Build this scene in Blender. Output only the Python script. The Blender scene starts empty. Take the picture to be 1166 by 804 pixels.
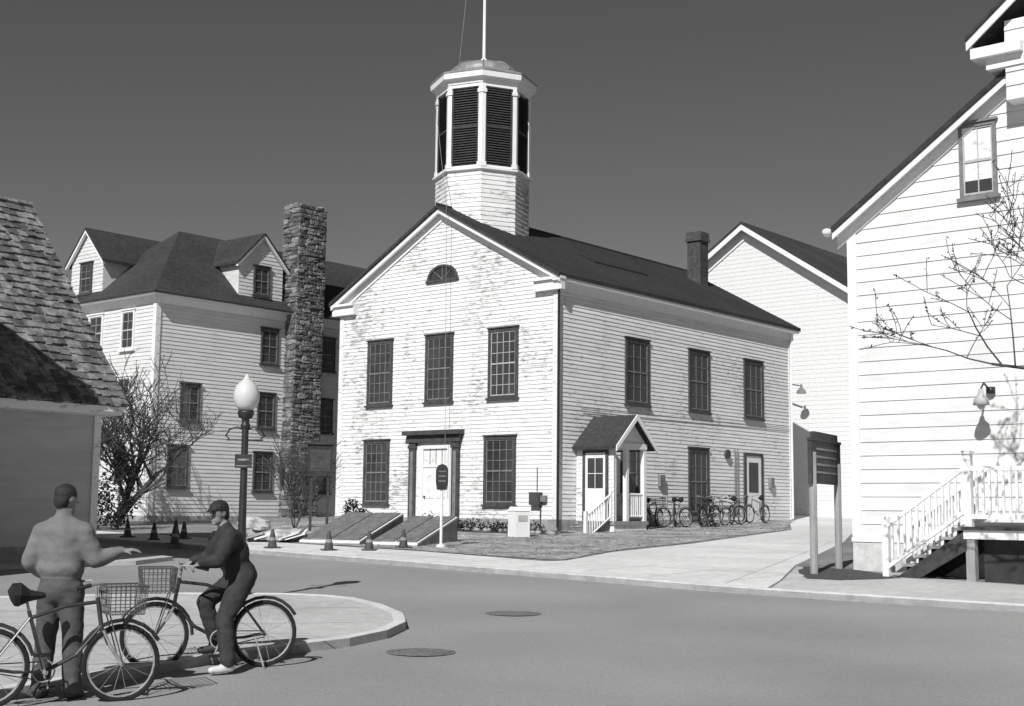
import bpy, bmesh, math, random, time
import numpy as np
from mathutils import Vector, Matrix, noise
random.seed(7)
SC=bpy.context.scene
COL=SC.collection
S=0.0307
ALPHA=math.radians(20); EL=math.radians(40)
D1=Vector((.642,.767,0)).normalized(); D2=Vector((-D1.y,D1.x,0))
ANG=math.atan2(D1.y,D1.x)
C0=Vector((1.454,41.9,0))
def gz(y): return S*max(-20,min(75,y))

# ---------------------------------------------------------------- materials
def newmat(name):
    m=bpy.data.materials.new(name);m.use_nodes=True
    nt=m.node_tree;b=nt.nodes['Principled BSDF'];return m,nt,b
def g(v): return (v,v,v,1)
def nmat(name,c1,c2,scale=5,detail=5,rough=.8,bump=0,bscale=40,stretch=(1,1,1),lo=.3,hi=.7,big=None,spec=.3):
    m,nt,b=newmat(name)
    tc=nt.nodes.new('ShaderNodeTexCoord');mp=nt.nodes.new('ShaderNodeMapping')
    mp.inputs['Scale'].default_value=stretch
    nt.links.new(tc.outputs['Object'],mp.inputs[0])
    n=nt.nodes.new('ShaderNodeTexNoise');n.inputs['Scale'].default_value=scale;n.inputs['Detail'].default_value=detail;n.inputs['Roughness'].default_value=.65
    nt.links.new(mp.outputs[0],n.inputs['Vector'])
    r=nt.nodes.new('ShaderNodeValToRGB');r.color_ramp.elements[0].position=lo;r.color_ramp.elements[1].position=hi
    r.color_ramp.elements[0].color=g(c1);r.color_ramp.elements[1].color=g(c2)
    nt.links.new(n.outputs['Fac'],r.inputs[0])
    out=r.outputs[0]
    if big:
        n2=nt.nodes.new('ShaderNodeTexNoise');n2.inputs['Scale'].default_value=big[0];n2.inputs['Detail'].default_value=6
        nt.links.new(tc.outputs['Object'],n2.inputs['Vector'])
        r2=nt.nodes.new('ShaderNodeValToRGB');r2.color_ramp.elements[0].position=.35;r2.color_ramp.elements[1].position=.65
        r2.color_ramp.elements[0].color=g(big[1]);r2.color_ramp.elements[1].color=g(1)
        nt.links.new(n2.outputs['Fac'],r2.inputs[0])
        mx=nt.nodes.new('ShaderNodeMix');mx.data_type='RGBA';mx.blend_type='MULTIPLY';mx.inputs[0].default_value=1
        nt.links.new(out,mx.inputs[6]);nt.links.new(r2.outputs[0],mx.inputs[7]);out=mx.outputs[2]
    nt.links.new(out,b.inputs['Base Color'])
    b.inputs['Roughness'].default_value=rough
    b.inputs['Specular IOR Level'].default_value=spec
    if bump:
        n3=nt.nodes.new('ShaderNodeTexNoise');n3.inputs['Scale'].default_value=bscale;n3.inputs['Detail'].default_value=4
        nt.links.new(mp.outputs[0],n3.inputs['Vector'])
        bp=nt.nodes.new('ShaderNodeBump');bp.inputs['Strength'].default_value=bump;bp.inputs['Distance'].default_value=.02
        nt.links.new(n3.outputs['Fac'],bp.inputs['Height']);nt.links.new(bp.outputs[0],b.inputs['Normal'])
    return m
def math_node(nt,op,a,bv=None):
    n=nt.nodes.new('ShaderNodeMath');n.operation=op
    if hasattr(a,'links'): nt.links.new(a,n.inputs[0])
    else: n.inputs[0].default_value=a
    if bv is not None:
        if isinstance(bv,(int,float)): n.inputs[1].default_value=bv
        else: nt.links.new(bv,n.inputs[1])
    return n.outputs[0]
def clapmat(name,base,expo,peel=.62,peelcol=.28,vary=.1,bigw=.35):
    m,nt,b=newmat(name)
    tc=nt.nodes.new('ShaderNodeTexCoord');sp=nt.nodes.new('ShaderNodeSeparateXYZ')
    nt.links.new(tc.outputs['Object'],sp.inputs[0])
    row=math_node(nt,'FLOOR',math_node(nt,'DIVIDE',sp.outputs[2],expo))
    along=math_node(nt,'ADD',sp.outputs[0],sp.outputs[1])
    seg=math_node(nt,'FLOOR',math_node(nt,'ADD',math_node(nt,'DIVIDE',along,3.3),math_node(nt,'MULTIPLY',row,.37)))
    cb=nt.nodes.new('ShaderNodeCombineXYZ');nt.links.new(row,cb.inputs[0]);nt.links.new(seg,cb.inputs[1])
    wn=nt.nodes.new('ShaderNodeTexWhiteNoise');wn.noise_dimensions='2D';nt.links.new(cb.outputs[0],wn.inputs['Vector'])
    mr=nt.nodes.new('ShaderNodeMapRange');mr.inputs[3].default_value=base*(1-vary);mr.inputs[4].default_value=base
    nt.links.new(wn.outputs[0],mr.inputs[0])
    mp=nt.nodes.new('ShaderNodeMapping');mp.inputs['Scale'].default_value=(1,1,5);nt.links.new(tc.outputs['Object'],mp.inputs[0])
    n=nt.nodes.new('ShaderNodeTexNoise');n.inputs['Scale'].default_value=2.6;n.inputs['Detail'].default_value=8;n.inputs['Roughness'].default_value=.75
    nt.links.new(mp.outputs[0],n.inputs['Vector'])
    n2=nt.nodes.new('ShaderNodeTexNoise');n2.inputs['Scale'].default_value=.5;n2.inputs['Detail'].default_value=3
    nt.links.new(tc.outputs['Object'],n2.inputs['Vector'])
    s=math_node(nt,'ADD',n.outputs['Fac'],math_node(nt,'MULTIPLY',math_node(nt,'SUBTRACT',n2.outputs['Fac'],.5),bigw))
    r=nt.nodes.new('ShaderNodeValToRGB');r.color_ramp.elements[0].position=peel;r.color_ramp.elements[1].position=peel+.05
    r.color_ramp.elements[0].color=(0,0,0,1);r.color_ramp.elements[1].color=(1,1,1,1)
    nt.links.new(s,r.inputs[0])
    n4=nt.nodes.new('ShaderNodeTexNoise');n4.inputs['Scale'].default_value=1.3;n4.inputs['Detail'].default_value=6;nt.links.new(mp.outputs[0],n4.inputs['Vector'])
    gr=nt.nodes.new('ShaderNodeMapRange');gr.inputs[1].default_value=.3;gr.inputs[2].default_value=.7;gr.inputs[3].default_value=.86;gr.inputs[4].default_value=1.03
    nt.links.new(n4.outputs['Fac'],gr.inputs[0])
    v=math_node(nt,'MULTIPLY',mr.outputs[0],gr.outputs[0])
    mx=nt.nodes.new('ShaderNodeMix');mx.data_type='RGBA'
    nt.links.new(r.outputs[0],mx.inputs[0]);nt.links.new(v,mx.inputs[6]);mx.inputs[7].default_value=g(peelcol)
    nt.links.new(mx.outputs[2],b.inputs['Base Color']);b.inputs['Roughness'].default_value=.65
    b.inputs['Specular IOR Level'].default_value=.3
    bp=nt.nodes.new('ShaderNodeBump');bp.inputs['Strength'].default_value=.25;bp.inputs['Distance'].default_value=.004
    nt.links.new(s,bp.inputs['Height']);nt.links.new(bp.outputs[0],b.inputs['Normal'])
    return m
M={}
M['clap']=clapmat('old_white_clapboard',.84,.135,.555,.36,.09,.42)
M['clap_worn']=clapmat('worn_clapboard',.86,.135,.555,.46,.09,.36)
M['clap_lb']=clapmat('white_clapboard_house',.72,.14,.58,.4,.08)
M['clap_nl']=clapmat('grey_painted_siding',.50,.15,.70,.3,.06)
M['clap_rb']=clapmat('white_wide_board',.78,.27,.74,.5,.06)
M['clap_rear']=nmat('painted_block_wall',.62,.76,6,8,.85,.5,12,(1,1,4),lo=.25,hi=.6)
M['white']=nmat('white_trim_paint',.70,.80,3,6,.6,.1,30,lo=.25,hi=.5)
M['whiteold']=nmat('flaking_trim_paint',.40,.76,5,8,.7,.2,30,(1,1,2),lo=.3,hi=.45)
M['darktrim']=nmat('dark_trim_paint',.04,.09,6,6,.6,.1,30)
M['muntin']=nmat('muntin_paint',.13,.24,6,4,.6)
M['muntinw']=nmat('muntin_white',.35,.5,6,4,.6)
M['lip']=nmat('board_edge_shade',.16,.38,3,6,.8)  # dark colour paints the thin shadow line under each board
M['roof']=nmat('asphalt_shingles',.03,.07,7,8,.9,.5,60,big=(.5,.7))
M['roofedge']=nmat('roof_edge_metal',.025,.05,5,4,.6)
M['shake']=nmat('weathered_shakes',.10,.38,4.5,8,.85,.5,20,big=(2.5,.55),lo=.35,hi=.65)
M['shake2']=nmat('weathered_shakes_dark',.06,.18,4.5,8,.85,.5,20,big=(2.5,.6))
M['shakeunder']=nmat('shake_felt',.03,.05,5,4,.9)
M['stone']=nmat('rubble_stone',.09,.22,4,8,.9,.8,14,lo=.32,hi=.62)
M['stone2']=nmat('rubble_stone_dark',.05,.14,4,8,.9,.8,14,lo=.32,hi=.62)
M['stone3']=nmat('rubble_stone_light',.16,.32,4,8,.9,.8,14,lo=.32,hi=.62)
M['mortar']=nmat('lime_mortar',.12,.22,6,6,.95,.6,20)
M['brick']=nmat('chimney_brick',.04,.11,7,6,.9,.5,30)
M['found']=nmat('foundation_stone',.20,.42,3,7,.9,.5,14)
M['foundw']=nmat('whitewashed_foundation',.4,.72,3,7,.9,.6,9)
M['tin']=nmat('dome_tin',.14,.32,3,6,.5,.2,20,spec=.6)
M['louver']=nmat('louver_paint',.035,.07,5,4,.7)
M['asphalt']=nmat('old_asphalt',.26,.40,38,8,.92,.45,120,big=(.22,.78),spec=.12)
M['concrete']=nmat('concrete_paving',.60,.80,5,8,.9,.2,60,big=(.4,.82),spec=.2)
M['concrete2']=nmat('sidewalk_concrete',.42,.58,6,8,.9,.2,60,big=(.6,.82),spec=.2)
M['kerb']=nmat('kerb_concrete',.50,.72,4,7,.85,.2,40)
M['joint']=nmat('paving_joint',.20,.28,8,4,.95)
M['ground']=nmat('ground_turf',.18,.36,2.2,9,.95,.8,30,big=(.3,.7),spec=.1)
M['mulch']=nmat('mulch_soil',.035,.13,14,9,.95,1,50,spec=.1)
M['grass']=nmat('dry_grass',.22,.58,5,10,.95,.8,45,big=(.9,.55),spec=.1,lo=.35,hi=.65)
M['bark']=nmat('bark',.05,.10,9,6,.9,.4,40)
M['twig']=nmat('twig_bark',.06,.11,9,4,.9)
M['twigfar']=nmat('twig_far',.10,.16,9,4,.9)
M['bud']=nmat('bud_green',.07,.13,9,4,.8)
M['leaf']=nmat('evergreen_leaf',.012,.035,9,4,.8,spec=.1)
M['iron']=nmat('cast_iron',.015,.03,9,4,.45,spec=.5)
M['manhole']=nmat('manhole_iron',.10,.24,22,4,.7,.6,60)
M['rubber']=nmat('tire_rubber',.012,.025,9,4,.8)
M['chrome']=nmat('dull_chrome',.2,.4,9,3,.35,spec=.7)
M['bikepaint']=nmat('bike_paint_dark',.02,.05,4,3,.35,spec=.6)
M['bikepaint2']=nmat('bike_paint_mid',.10,.15,4,3,.35,spec=.6)
M['wire']=nmat('basket_wire',.06,.12,9,3,.5)
M['skin']=nmat('skin',.20,.28,12,3,.6)
M['hair']=nmat('dark_hair',.012,.04,60,5,.6,.6,90)
M['sweater']=nmat('grey_sweatshirt',.12,.20,7,7,.95,.6,9,lo=.25,hi=.75)
M['jacket']=nmat('dark_jacket',.02,.045,10,6,.8,.8,9)
M['pants']=nmat('dark_trousers',.025,.05,10,6,.9,.8,9)
M['jeans']=nmat('grey_jeans',.06,.10,10,6,.9,.8,9)
M['shoe']=nmat('white_shoe',.5,.65,10,3,.6)
M['shoed']=nmat('dark_shoe',.03,.05,10,3,.6)
M['eye']=nmat('eye',.02,.03,5,2,.3)
M['cone']=nmat('traffic_cone_plastic',.05,.09,5,4,.6)
M['band']=nmat('cone_band',.2,.3,5,4,.6)
M['sack']=nmat('sacks',.2,.6,3,6,.7,.8,9)
M['wood']=nmat('weathered_wood',.22,.38,6,8,.9,.4,30,(1,1,.2))
M['wooddark']=nmat('dark_board',.03,.07,6,7,.8,.3,30)
M['hatch']=nmat('cellar_hatch_boards',.10,.22,5,7,.85,.4,30)
M['signface']=nmat('sign_face',.02,.05,9,3,.7)
def glassmat():
    m,nt,b=newmat('window_glass')
    b.inputs['Roughness'].default_value=.06
    b.inputs['Specular IOR Level'].default_value=.5
    tc=nt.nodes.new('ShaderNodeTexCoord');n=nt.nodes.new('ShaderNodeTexNoise');n.inputs['Scale'].default_value=1.6
    nt.links.new(tc.outputs['Object'],n.inputs['Vector'])
    bp=nt.nodes.new('ShaderNodeBump');bp.inputs['Strength'].default_value=.2;bp.inputs['Distance'].default_value=.03
    nt.links.new(n.outputs['Fac'],bp.inputs['Height']);nt.links.new(bp.outputs[0],b.inputs['Normal'])
    r=nt.nodes.new('ShaderNodeValToRGB');r.color_ramp.elements[0].color=g(.01);r.color_ramp.elements[1].color=g(.09)
    n5=nt.nodes.new('ShaderNodeTexNoise');n5.inputs['Scale'].default_value=.9;nt.links.new(tc.outputs['Object'],n5.inputs['Vector'])
    nt.links.new(n5.outputs['Fac'],r.inputs[0]);nt.links.new(r.outputs[0],b.inputs['Base Color'])
    return m
M['glass']=glassmat()
def globemat():
    m,nt,b=newmat('lamp_globe_glass')
    b.inputs['Base Color'].default_value=g(.58);b.inputs['Roughness'].default_value=.3
    return m
M['globe']=globemat()

# ---------------------------------------------------------------- mesh builder
class MB:
    def __init__(s): s.v=[];s.f=[];s.m=[];s.mats=[]
    def mi(s,k):
        if k not in s.mats: s.mats.append(k)
        return s.mats.index(k)
    def face(s,pts,k):
        i=len(s.v);s.v+= [tuple(p) for p in pts];s.f.append(tuple(range(i,i+len(pts))));s.m.append(s.mi(k))
    def hexa(s,p,k):
        i=len(s.v);s.v+=[tuple(q) for q in p];mi=s.mi(k)
        for f in ((3,2,1,0),(4,5,6,7),(0,1,5,4),(1,2,6,5),(2,3,7,6),(3,0,4,7)):
            s.f.append(tuple(i+j for j in f));s.m.append(mi)
    def box(s,x0,x1,y0,y1,z0,z1,k):
        s.hexa([(x0,y0,z0),(x1,y0,z0),(x1,y1,z0),(x0,y1,z0),(x0,y0,z1),(x1,y0,z1),(x1,y1,z1),(x0,y1,z1)],k)
    def fbox(s,fr,s0,s1,z0,z1,o0,o1,k):
        O,u,n=fr;P=lambda a,z,o:O+u*a+n*o+Vector((0,0,z))
        s.hexa([P(s0,z0,o0),P(s1,z0,o0),P(s1,z0,o1),P(s0,z0,o1),P(s0,z1,o0),P(s1,z1,o0),P(s1,z1,o1),P(s0,z1,o1)],k)
    def stone(s,fr,s0,s1,z0,z1,o0,o1,k):
        O,u,n=fr;P=lambda a,z,o:O+u*a+n*o+Vector((0,0,z))
        i0=len(s.v);mi=s.mi(k);cx=(s0+s1)/2;cz=(z0+z1)/2;hx=(s1-s0)/2;hz=(z1-z0)/2
        N=8;ang=[math.radians(a+random.uniform(-9,9)) for a in (20,52,128,160,200,232,308,340)];rad=[random.uniform(1.05,1.3) for _ in ang]
        tl=[random.uniform(-.015,.015) for _ in ang]
        for sc,o in ((1,o0),(1,o0+(o1-o0)*.7),(.88,o0+(o1-o0)*.95),(.6,o1)):
            for q,t in enumerate(ang):
                c,d=math.cos(t),math.sin(t);k_=rad[q]
                s.v.append(tuple(P(cx+max(-1,min(1,c*k_))*hx*sc,cz+max(-1,min(1,d*k_*1.2))*hz*sc,o+(tl[q] if sc<1 else 0))))
        for j in range(3):
            for q in range(N):
                A=i0+j*N+q;B=i0+j*N+(q+1)%N;s.f.append((A,B,B+N,A+N));s.m.append(mi)
        s.f.append(tuple(i0+3*N+q for q in range(N)));s.m.append(mi)
    def tube(s,pts,rad,n,k,cap=True):
        pts=[Vector(p) for p in pts]
        if not isinstance(rad,(list,tuple)): rad=[rad]*len(pts)
        i0=len(s.v);mi=s.mi(k);ref=None
        for j,p in enumerate(pts):
            d=(pts[min(j+1,len(pts)-1)]-pts[max(j-1,0)])
            if d.length<1e-9: d=Vector((0,0,1))
            d.normalize()
            if ref is None:
                ref=Vector((0,0,1)) if abs(d.z)<.9 else Vector((1,0,0))
            a=d.cross(ref)
            if a.length<1e-4: a=d.cross(Vector((0,1,0)))
            a.normalize();b=d.cross(a)
            for q in range(n):
                t=2*math.pi*q/n;s.v.append(tuple(p+(a*math.cos(t)+b*math.sin(t))*rad[j]))
        for j in range(len(pts)-1):
            for q in range(n):
                A=i0+j*n+q;B=i0+j*n+(q+1)%n
                s.f.append((A,B,B+n,A+n));s.m.append(mi)
        if cap:
            s.f.append(tuple(i0+q for q in range(n))[::-1]);s.m.append(mi)
            s.f.append(tuple(i0+(len(pts)-1)*n+q for q in range(n)));s.m.append(mi)
    def ring(s,c,ax,R,r,N,n,k):
        c=Vector(c);ax=Vector(ax).normalized();a=ax.orthogonal().normalized();b=ax.cross(a)
        i0=len(s.v);mi=s.mi(k)
        for i in range(N):
            t=2*math.pi*i/N;d=a*math.cos(t)+b*math.sin(t)
            for j in range(n):
                q=2*math.pi*j/n;s.v.append(tuple(c+d*(R+r*math.cos(q))+ax*r*math.sin(q)))
        for i in range(N):
            for j in range(n):
                s.f.append((i0+i*n+j,i0+((i+1)%N)*n+j,i0+((i+1)%N)*n+(j+1)%n,i0+i*n+(j+1)%n));s.m.append(mi)
    def lathe(s,c,prof,n,k,rot=0):
        i0=len(s.v);mi=s.mi(k)
        for (r,z) in prof:
            for q in range(n):
                t=2*math.pi*q/n+rot;s.v.append((c[0]+r*math.cos(t),c[1]+r*math.sin(t),c[2]+z))
        for j in range(len(prof)-1):
            for q in range(n):
                A=i0+j*n+q;B=i0+j*n+(q+1)%n;s.f.append((A,B,B+n,A+n));s.m.append(mi)
        s.f.append(tuple(i0+q for q in range(n))[::-1]);s.m.append(mi)
        s.f.append(tuple(i0+(len(prof)-1)*n+q for q in range(n)));s.m.append(mi)
    def ell(s,c,r,k,n=10,m=7,jit=0):
        i0=len(s.v);mi=s.mi(k)
        for i in range(1,m):
            ph=math.pi*i/m
            for q in range(n):
                t=2*math.pi*q/n;w=1+random.uniform(-jit,jit)
                s.v.append((c[0]+r[0]*w*math.sin(ph)*math.cos(t),c[1]+r[1]*w*math.sin(ph)*math.sin(t),c[2]+r[2]*w*math.cos(ph)))
        top=len(s.v);s.v.append((c[0],c[1],c[2]+r[2]));s.v.append((c[0],c[1],c[2]-r[2]))
        for i in range(m-2):
            for q in range(n):
                A=i0+i*n+q;B=i0+i*n+(q+1)%n;s.f.append((A,A+n,B+n,B));s.m.append(mi)
        for q in range(n):
            s.f.append((top,i0+q,i0+(q+1)%n));s.m.append(mi)
            s.f.append((top+1,i0+(m-2)*n+(q+1)%n,i0+(m-2)*n+q));s.m.append(mi)
    def build(s,name,parent=None,smooth=False,recalc=True,bevel=0):
        me=bpy.data.meshes.new(name);me.from_pydata(s.v,[],s.f)
        for k in s.mats: me.materials.append(M[k])
        me.polygons.foreach_set('material_index',s.m)
        if recalc:
            bm=bmesh.new();bm.from_mesh(me);bmesh.ops.recalc_face_normals(bm,faces=bm.faces);bm.to_mesh(me);bm.free()
        if smooth: me.polygons.foreach_set('use_smooth',[True]*len(me.polygons))
        me.update()
        o=bpy.data.objects.new(name,me);COL.objects.link(o)
        if parent: o.parent=parent
        if bevel:
            bv=o.modifiers.new('b','BEVEL');bv.width=bevel;bv.segments=2
        return o
def empty(name,loc,rotz=0):
    e=bpy.data.objects.new(name,None);COL.objects.link(e);e.location=loc;e.rotation_euler=(0,0,rotz);e.empty_display_size=.3;return e

# ---------------------------------------------------------------- people
class Body:
    def __init__(s): s.p=[]
    def cap(s,a,b,ra,rb,lab): s.p.append(('c',np.array(a,float),np.array(b,float),ra,rb,lab))
    def chain(s,pts,rs,lab):
        for i in range(len(pts)-1): s.cap(pts[i],pts[i+1],rs[i],rs[i+1],lab)
    def ell(s,c,r,lab,rot=None): s.p.append(('e',np.array(c,float),np.array(r,float),rot,0,lab))
    def build(s,name,parent,vox=.011,sm=6):
        bm=bmesh.new()
        for q in s.p:
            if q[0]=='c':
                _,a,b,ra,rb,lab=q;A=Vector(a);B=Vector(b);d=B-A;L=d.length
                n=12;ref=d.normalized();u=ref.orthogonal().normalized();w=ref.cross(u);rings=[]
                prof=[]
                for j in range(4): t=math.pi/2*(1-j/4);prof.append((-ra*math.sin(t),ra*math.cos(t)))
                prof.append((0,ra));prof.append((L,rb))
                for j in range(1,5): t=math.pi/2*j/4;prof.append((L+rb*math.sin(t),rb*math.cos(t)))
                prof[0]=(-ra,1e-4);prof[-1]=(L+rb,1e-4)
                for (h,r) in prof:
                    rings.append([bm.verts.new(A+ref*h+(u*math.cos(2*math.pi*k/n)+w*math.sin(2*math.pi*k/n))*r) for k in range(n)])
                for i in range(len(rings)-1):
                    for k in range(n): bm.faces.new((rings[i][k],rings[i][(k+1)%n],rings[i+1][(k+1)%n],rings[i+1][k]))
                bm.faces.new(rings[0][::-1]);bm.faces.new(rings[-1])
            else:
                _,c,r,rot,_,lab=q
                mt=Matrix.Translation(Vector(c))@((rot.to_4x4()) if rot else Matrix.Identity(4))@Matrix.Diagonal((*r,1))
                bmesh.ops.create_uvsphere(bm,u_segments=18,v_segments=12,radius=1,matrix=mt)
        bmesh.ops.recalc_face_normals(bm,faces=bm.faces)
        me=bpy.data.meshes.new(name);bm.to_mesh(me);bm.free()
        o=bpy.data.objects.new(name,me);COL.objects.link(o)
        r=o.modifiers.new('r','REMESH');r.mode='VOXEL';r.voxel_size=vox
        dg=bpy.context.evaluated_depsgraph_get();m2=bpy.data.meshes.new_from_object(o.evaluated_get(dg))
        o.modifiers.clear();o.data=m2
        labs=[];[labs.append(q[5]) for q in s.p if q[5] not in labs]
        m2.materials.clear()
        for l in labs: m2.materials.append(M[l])
        n=len(m2.polygons);cc=np.empty(n*3);m2.polygons.foreach_get('center',cc);cc=cc.reshape(-1,3)
        best=np.full(n,1e9);idx=np.zeros(n,int)
        for q in s.p:
            if q[0]=='c':
                _,a,b,ra,rb,lab=q;d=b-a;t=np.clip(((cc-a)@d)/max(d@d,1e-9),0,1);dist=np.linalg.norm(cc-(a+t[:,None]*d),axis=1)-(ra+(rb-ra)*t)
            else:
                _,c,r,rot,_,lab=q;loc=cc-c
                if rot: loc=loc@np.array(rot.to_3x3())
                k=np.linalg.norm(loc/r,axis=1);dist=(k-1)*min(r)
            m_=dist<best;best[m_]=dist[m_];idx[m_]=labs.index(lab)
        m2.polygons.foreach_set('material_index',idx.astype(np.int32));m2.polygons.foreach_set('use_smooth',[True]*n)
        bm=bmesh.new();bm.from_mesh(m2)
        soft={'sweater','jacket','pants','jeans'};cl=set()
        for fc in bm.faces:
            if labs[fc.material_index] in soft: cl.update(fc.verts)
        cll=list(cl)
        for i in range(3): bmesh.ops.smooth_vert(bm,verts=bm.verts,factor=.5,use_axis_x=True,use_axis_y=True,use_axis_z=True)
        for i in range(14): bmesh.ops.smooth_vert(bm,verts=cll,factor=.5,use_axis_x=True,use_axis_y=True,use_axis_z=True)
        bm.normal_update()
        for v in cll:
            co=v.co
            w=noise.noise(Vector((co.x*6,co.y*6,co.z*12)))*.009+noise.noise(Vector((co.x*14+co.z*6,co.y*14,co.z*22+5)))*.004
            v.co=co+v.normal*(w+.004)
        bm.to_mesh(m2);bm.free()
        m2.update();o.parent=parent;return o
def V(*a): return np.array(a,float)
def hand(B,wr,fd,pn,side,curl=.5,k='skin'):
    fd=np.array(fd,float);fd/=np.linalg.norm(fd);pn=np.array(pn,float);pn-=pn@fd*fd;pn/=np.linalg.norm(pn);lt=np.cross(fd,pn)*side
    for j in (-1.2,-.4,.4,1.2):
        B.cap(wr+lt*.014*j,wr+fd*.085+lt*.021*j,.016,.014,k)
    for j,L in ((1.5,.068),(.5,.078),(-.5,.072),(-1.5,.056)):
        p0=wr+fd*.09+lt*.020*j;c=curl
        d1_=fd*math.cos(c)+pn*math.sin(c);d2_=fd*math.cos(c*2.2)+pn*math.sin(c*2.2)
        p1=p0+d1_*L*.5;p2=p1+d2_*L*.5
        B.chain([p0,p1,p2],[.0105,.0095,.008],k)
    t0=wr+fd*.03+lt*.03;t1=t0+(fd*.6+lt*.7+pn*.3)*.04;t2=t1+(fd*.9+lt*.2+pn*.4)*.03
    B.chain([t0,t1,t2],[.014,.011,.009],k)
def head(B,c,yaw=0,pitch=0,hair=True,cap=False):
    R_=Matrix.Rotation(yaw,3,'Z')@Matrix.Rotation(pitch,3,'X')
    T=lambda x,y,z:np.array(c)+np.array(R_@Vector((x,y,z)))
    B.ell(T(0,-.005,.02),(.076,.094,.098),'skin',R_)
    B.ell(T(0,.022,-.055),(.056,.062,.062),'skin',R_)
    B.cap(T(0,.088,.015),T(0,.108,-.018),.009,.014,'skin')
    B.cap(T(-.03,.078,.035),T(.03,.078,.035),.012,.012,'skin')
    B.cap(T(-.02,.080,-.055),T(.02,.080,-.055),.009,.009,'skin');B.cap(T(-.012,.07,-.095),T(.012,.07,-.095),.016,.016,'skin')
    for s_ in (-1,1):
        B.ell(T(s_*.078,-.005,.0),(.012,.022,.032),'skin',R_)
        B.ell(T(s_*.028,.086,.015),(.012,.009,.008),'eye',R_)
    if hair:
        B.ell(T(0,-.024,.042),(.090,.098,.092),'hair',R_);B.ell(T(0,-.058,-.02),(.080,.058,.075),'hair',R_)
    if cap:
        B.ell(T(0,-.012,.062),(.090,.106,.076),'hair',R_)
        for j in (-.05,-.025,0,.025,.05): B.cap(T(j,.07,.05),T(j*.9,.17-abs(j)*.5,.035),.009,.007,'hair')
def man1():
    x,y=-3.93,11.75
    e=empty('standing_man',(x,y,gz(y)),math.radians(-8))
    B=Body();s='sweater';p='jeans'
    B.ell((0,0,.96),(.175,.14,.15),p);B.ell((0,-.03,.92),(.165,.13,.13),p)
    B.ell((0,.0,1.24),(.205,.15,.27),s);B.ell((0,-.01,1.10),(.20,.155,.13),s);B.ell((0,-.02,1.38),(.205,.125,.13),s)
    B.cap((-.13,-.01,1.425),(.13,-.01,1.425),.088,.088,s);B.cap((-.06,-.01,1.46),(.06,-.01,1.46),.085,.085,s)
    B.cap((0,-.005,1.5),(0,.01,1.60),.06,.056,'skin');B.cap((0,-.01,1.48),(0,-.005,1.55),.10,.075,s)
    head(B,(0.01,.02,1.69),yaw=math.radians(-30),pitch=-.1)
    sh,el,wr=V(.18,0,1.41),V(.28,.03,1.17),V(.45,.18,1.25)
    B.chain([sh,(sh+el)/2,el],[.088,.082,.075],s);B.chain([el,(el+wr)/2,wr-(wr-el)*.08],[.075,.066,.052],s);B.cap(wr-(wr-el)*.1,wr,.032,.028,'skin')
    hand(B,wr,(.9,.3,.1),(0,.2,-1),-1,.3)
    sh,el,wr=V(-.18,0,1.41),V(-.26,-.04,1.15),V(-.18,.15,1.02)
    B.chain([sh,(sh+el)/2,el],[.088,.084,.078],s);B.chain([el,(el+wr)/2,wr],[.078,.068,.052],s)
    hand(B,wr,(.25,.7,-.5),(.6,-.4,-.5),1,.5)
    for sg,kx,fx in ((-1,-.12,-.13),(1,.12,.15)):
        h=V(sg*.085,0,.92);kn=V(kx,.02,.50);an=V(fx,-.03,.10)
        B.chain([h,(h+kn)/2,kn],[.115,.10,.085],p);B.chain([kn,(kn+an)/2,an],[.085,.082,.074],p)
        B.chain([an-V(0,.03,.045),an+V(sg*.01,.07,-.06),an+V(sg*.02,.15,-.065)],[.045,.042,.032],'shoed')
    o=B.build('body',e)
    o.scale=(1.04,1.04,1.02)
b2ang=math.atan2(13.26-13.68,-3.59+2.49)
def man2():
    e=empty('cyclist',(-2.49,13.68,gz(13.6)),b2ang-math.pi/2)
    B=Body();s='jacket';p='pants'
    B.ell((0,.24,.93),(.17,.15,.14),p);B.ell((0,.28,.99),(.19,.155,.12),s)
    B.ell((0,.34,1.13),(.205,.165,.19),s);B.ell((0,.39,1.25),(.215,.155,.16),s);B.cap((-.14,.41,1.33),(.14,.41,1.33),.088,.088,s)
    B.cap((0,.42,1.36),(0,.46,1.46),.058,.054,'skin');B.cap((0,.41,1.35),(0,.425,1.40),.10,.075,s)
    head(B,(-.01,.50,1.545),yaw=math.radians(35),pitch=-.12,cap=True)
    for sg in (-1,1):
        sh,el,wr=V(sg*.20,.41,1.32),V(sg*.32,.53,1.09),V(sg*.31,.72,1.055)
        B.chain([sh,(sh+el)/2,el],[.09,.085,.076],s);B.chain([el,(el+wr)/2,wr-(wr-el)*.15],[.076,.064,.048],s);B.cap(wr-(wr-el)*.2,wr,.03,.027,'skin')
        hand(B,wr-V(0,.035,.0),(0,.9,-.25),(0,-.1,-1),-1 if sg<0 else 1,.95)
    h=V(-.10,.24,.90);kn=V(-.24,.44,.52);an=V(-.40,.42,.12)
    B.chain([h,(h+kn)/2,kn],[.125,.11,.09],p);B.chain([kn,(kn+an)/2,an],[.09,.084,.072],p)
    B.chain([an-V(0,.03,.06),an+V(-.02,.08,-.075),an+V(-.03,.16,-.08)],[.045,.042,.034],'shoe')
    h=V(.10,.24,.90);kn=V(.15,.58,.66);an=V(.15,.46,.26)
    B.chain([h,(h+kn)/2,kn],[.125,.105,.085],p);B.chain([kn,(kn+an)/2,an],[.085,.08,.066],p)
    B.chain([an-V(0,.03,.06),an+V(0,.08,-.08),an+V(0,.15,-.085)],[.045,.042,.034],'shoed')
    B.build('body',e)
man1();man2()

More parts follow.
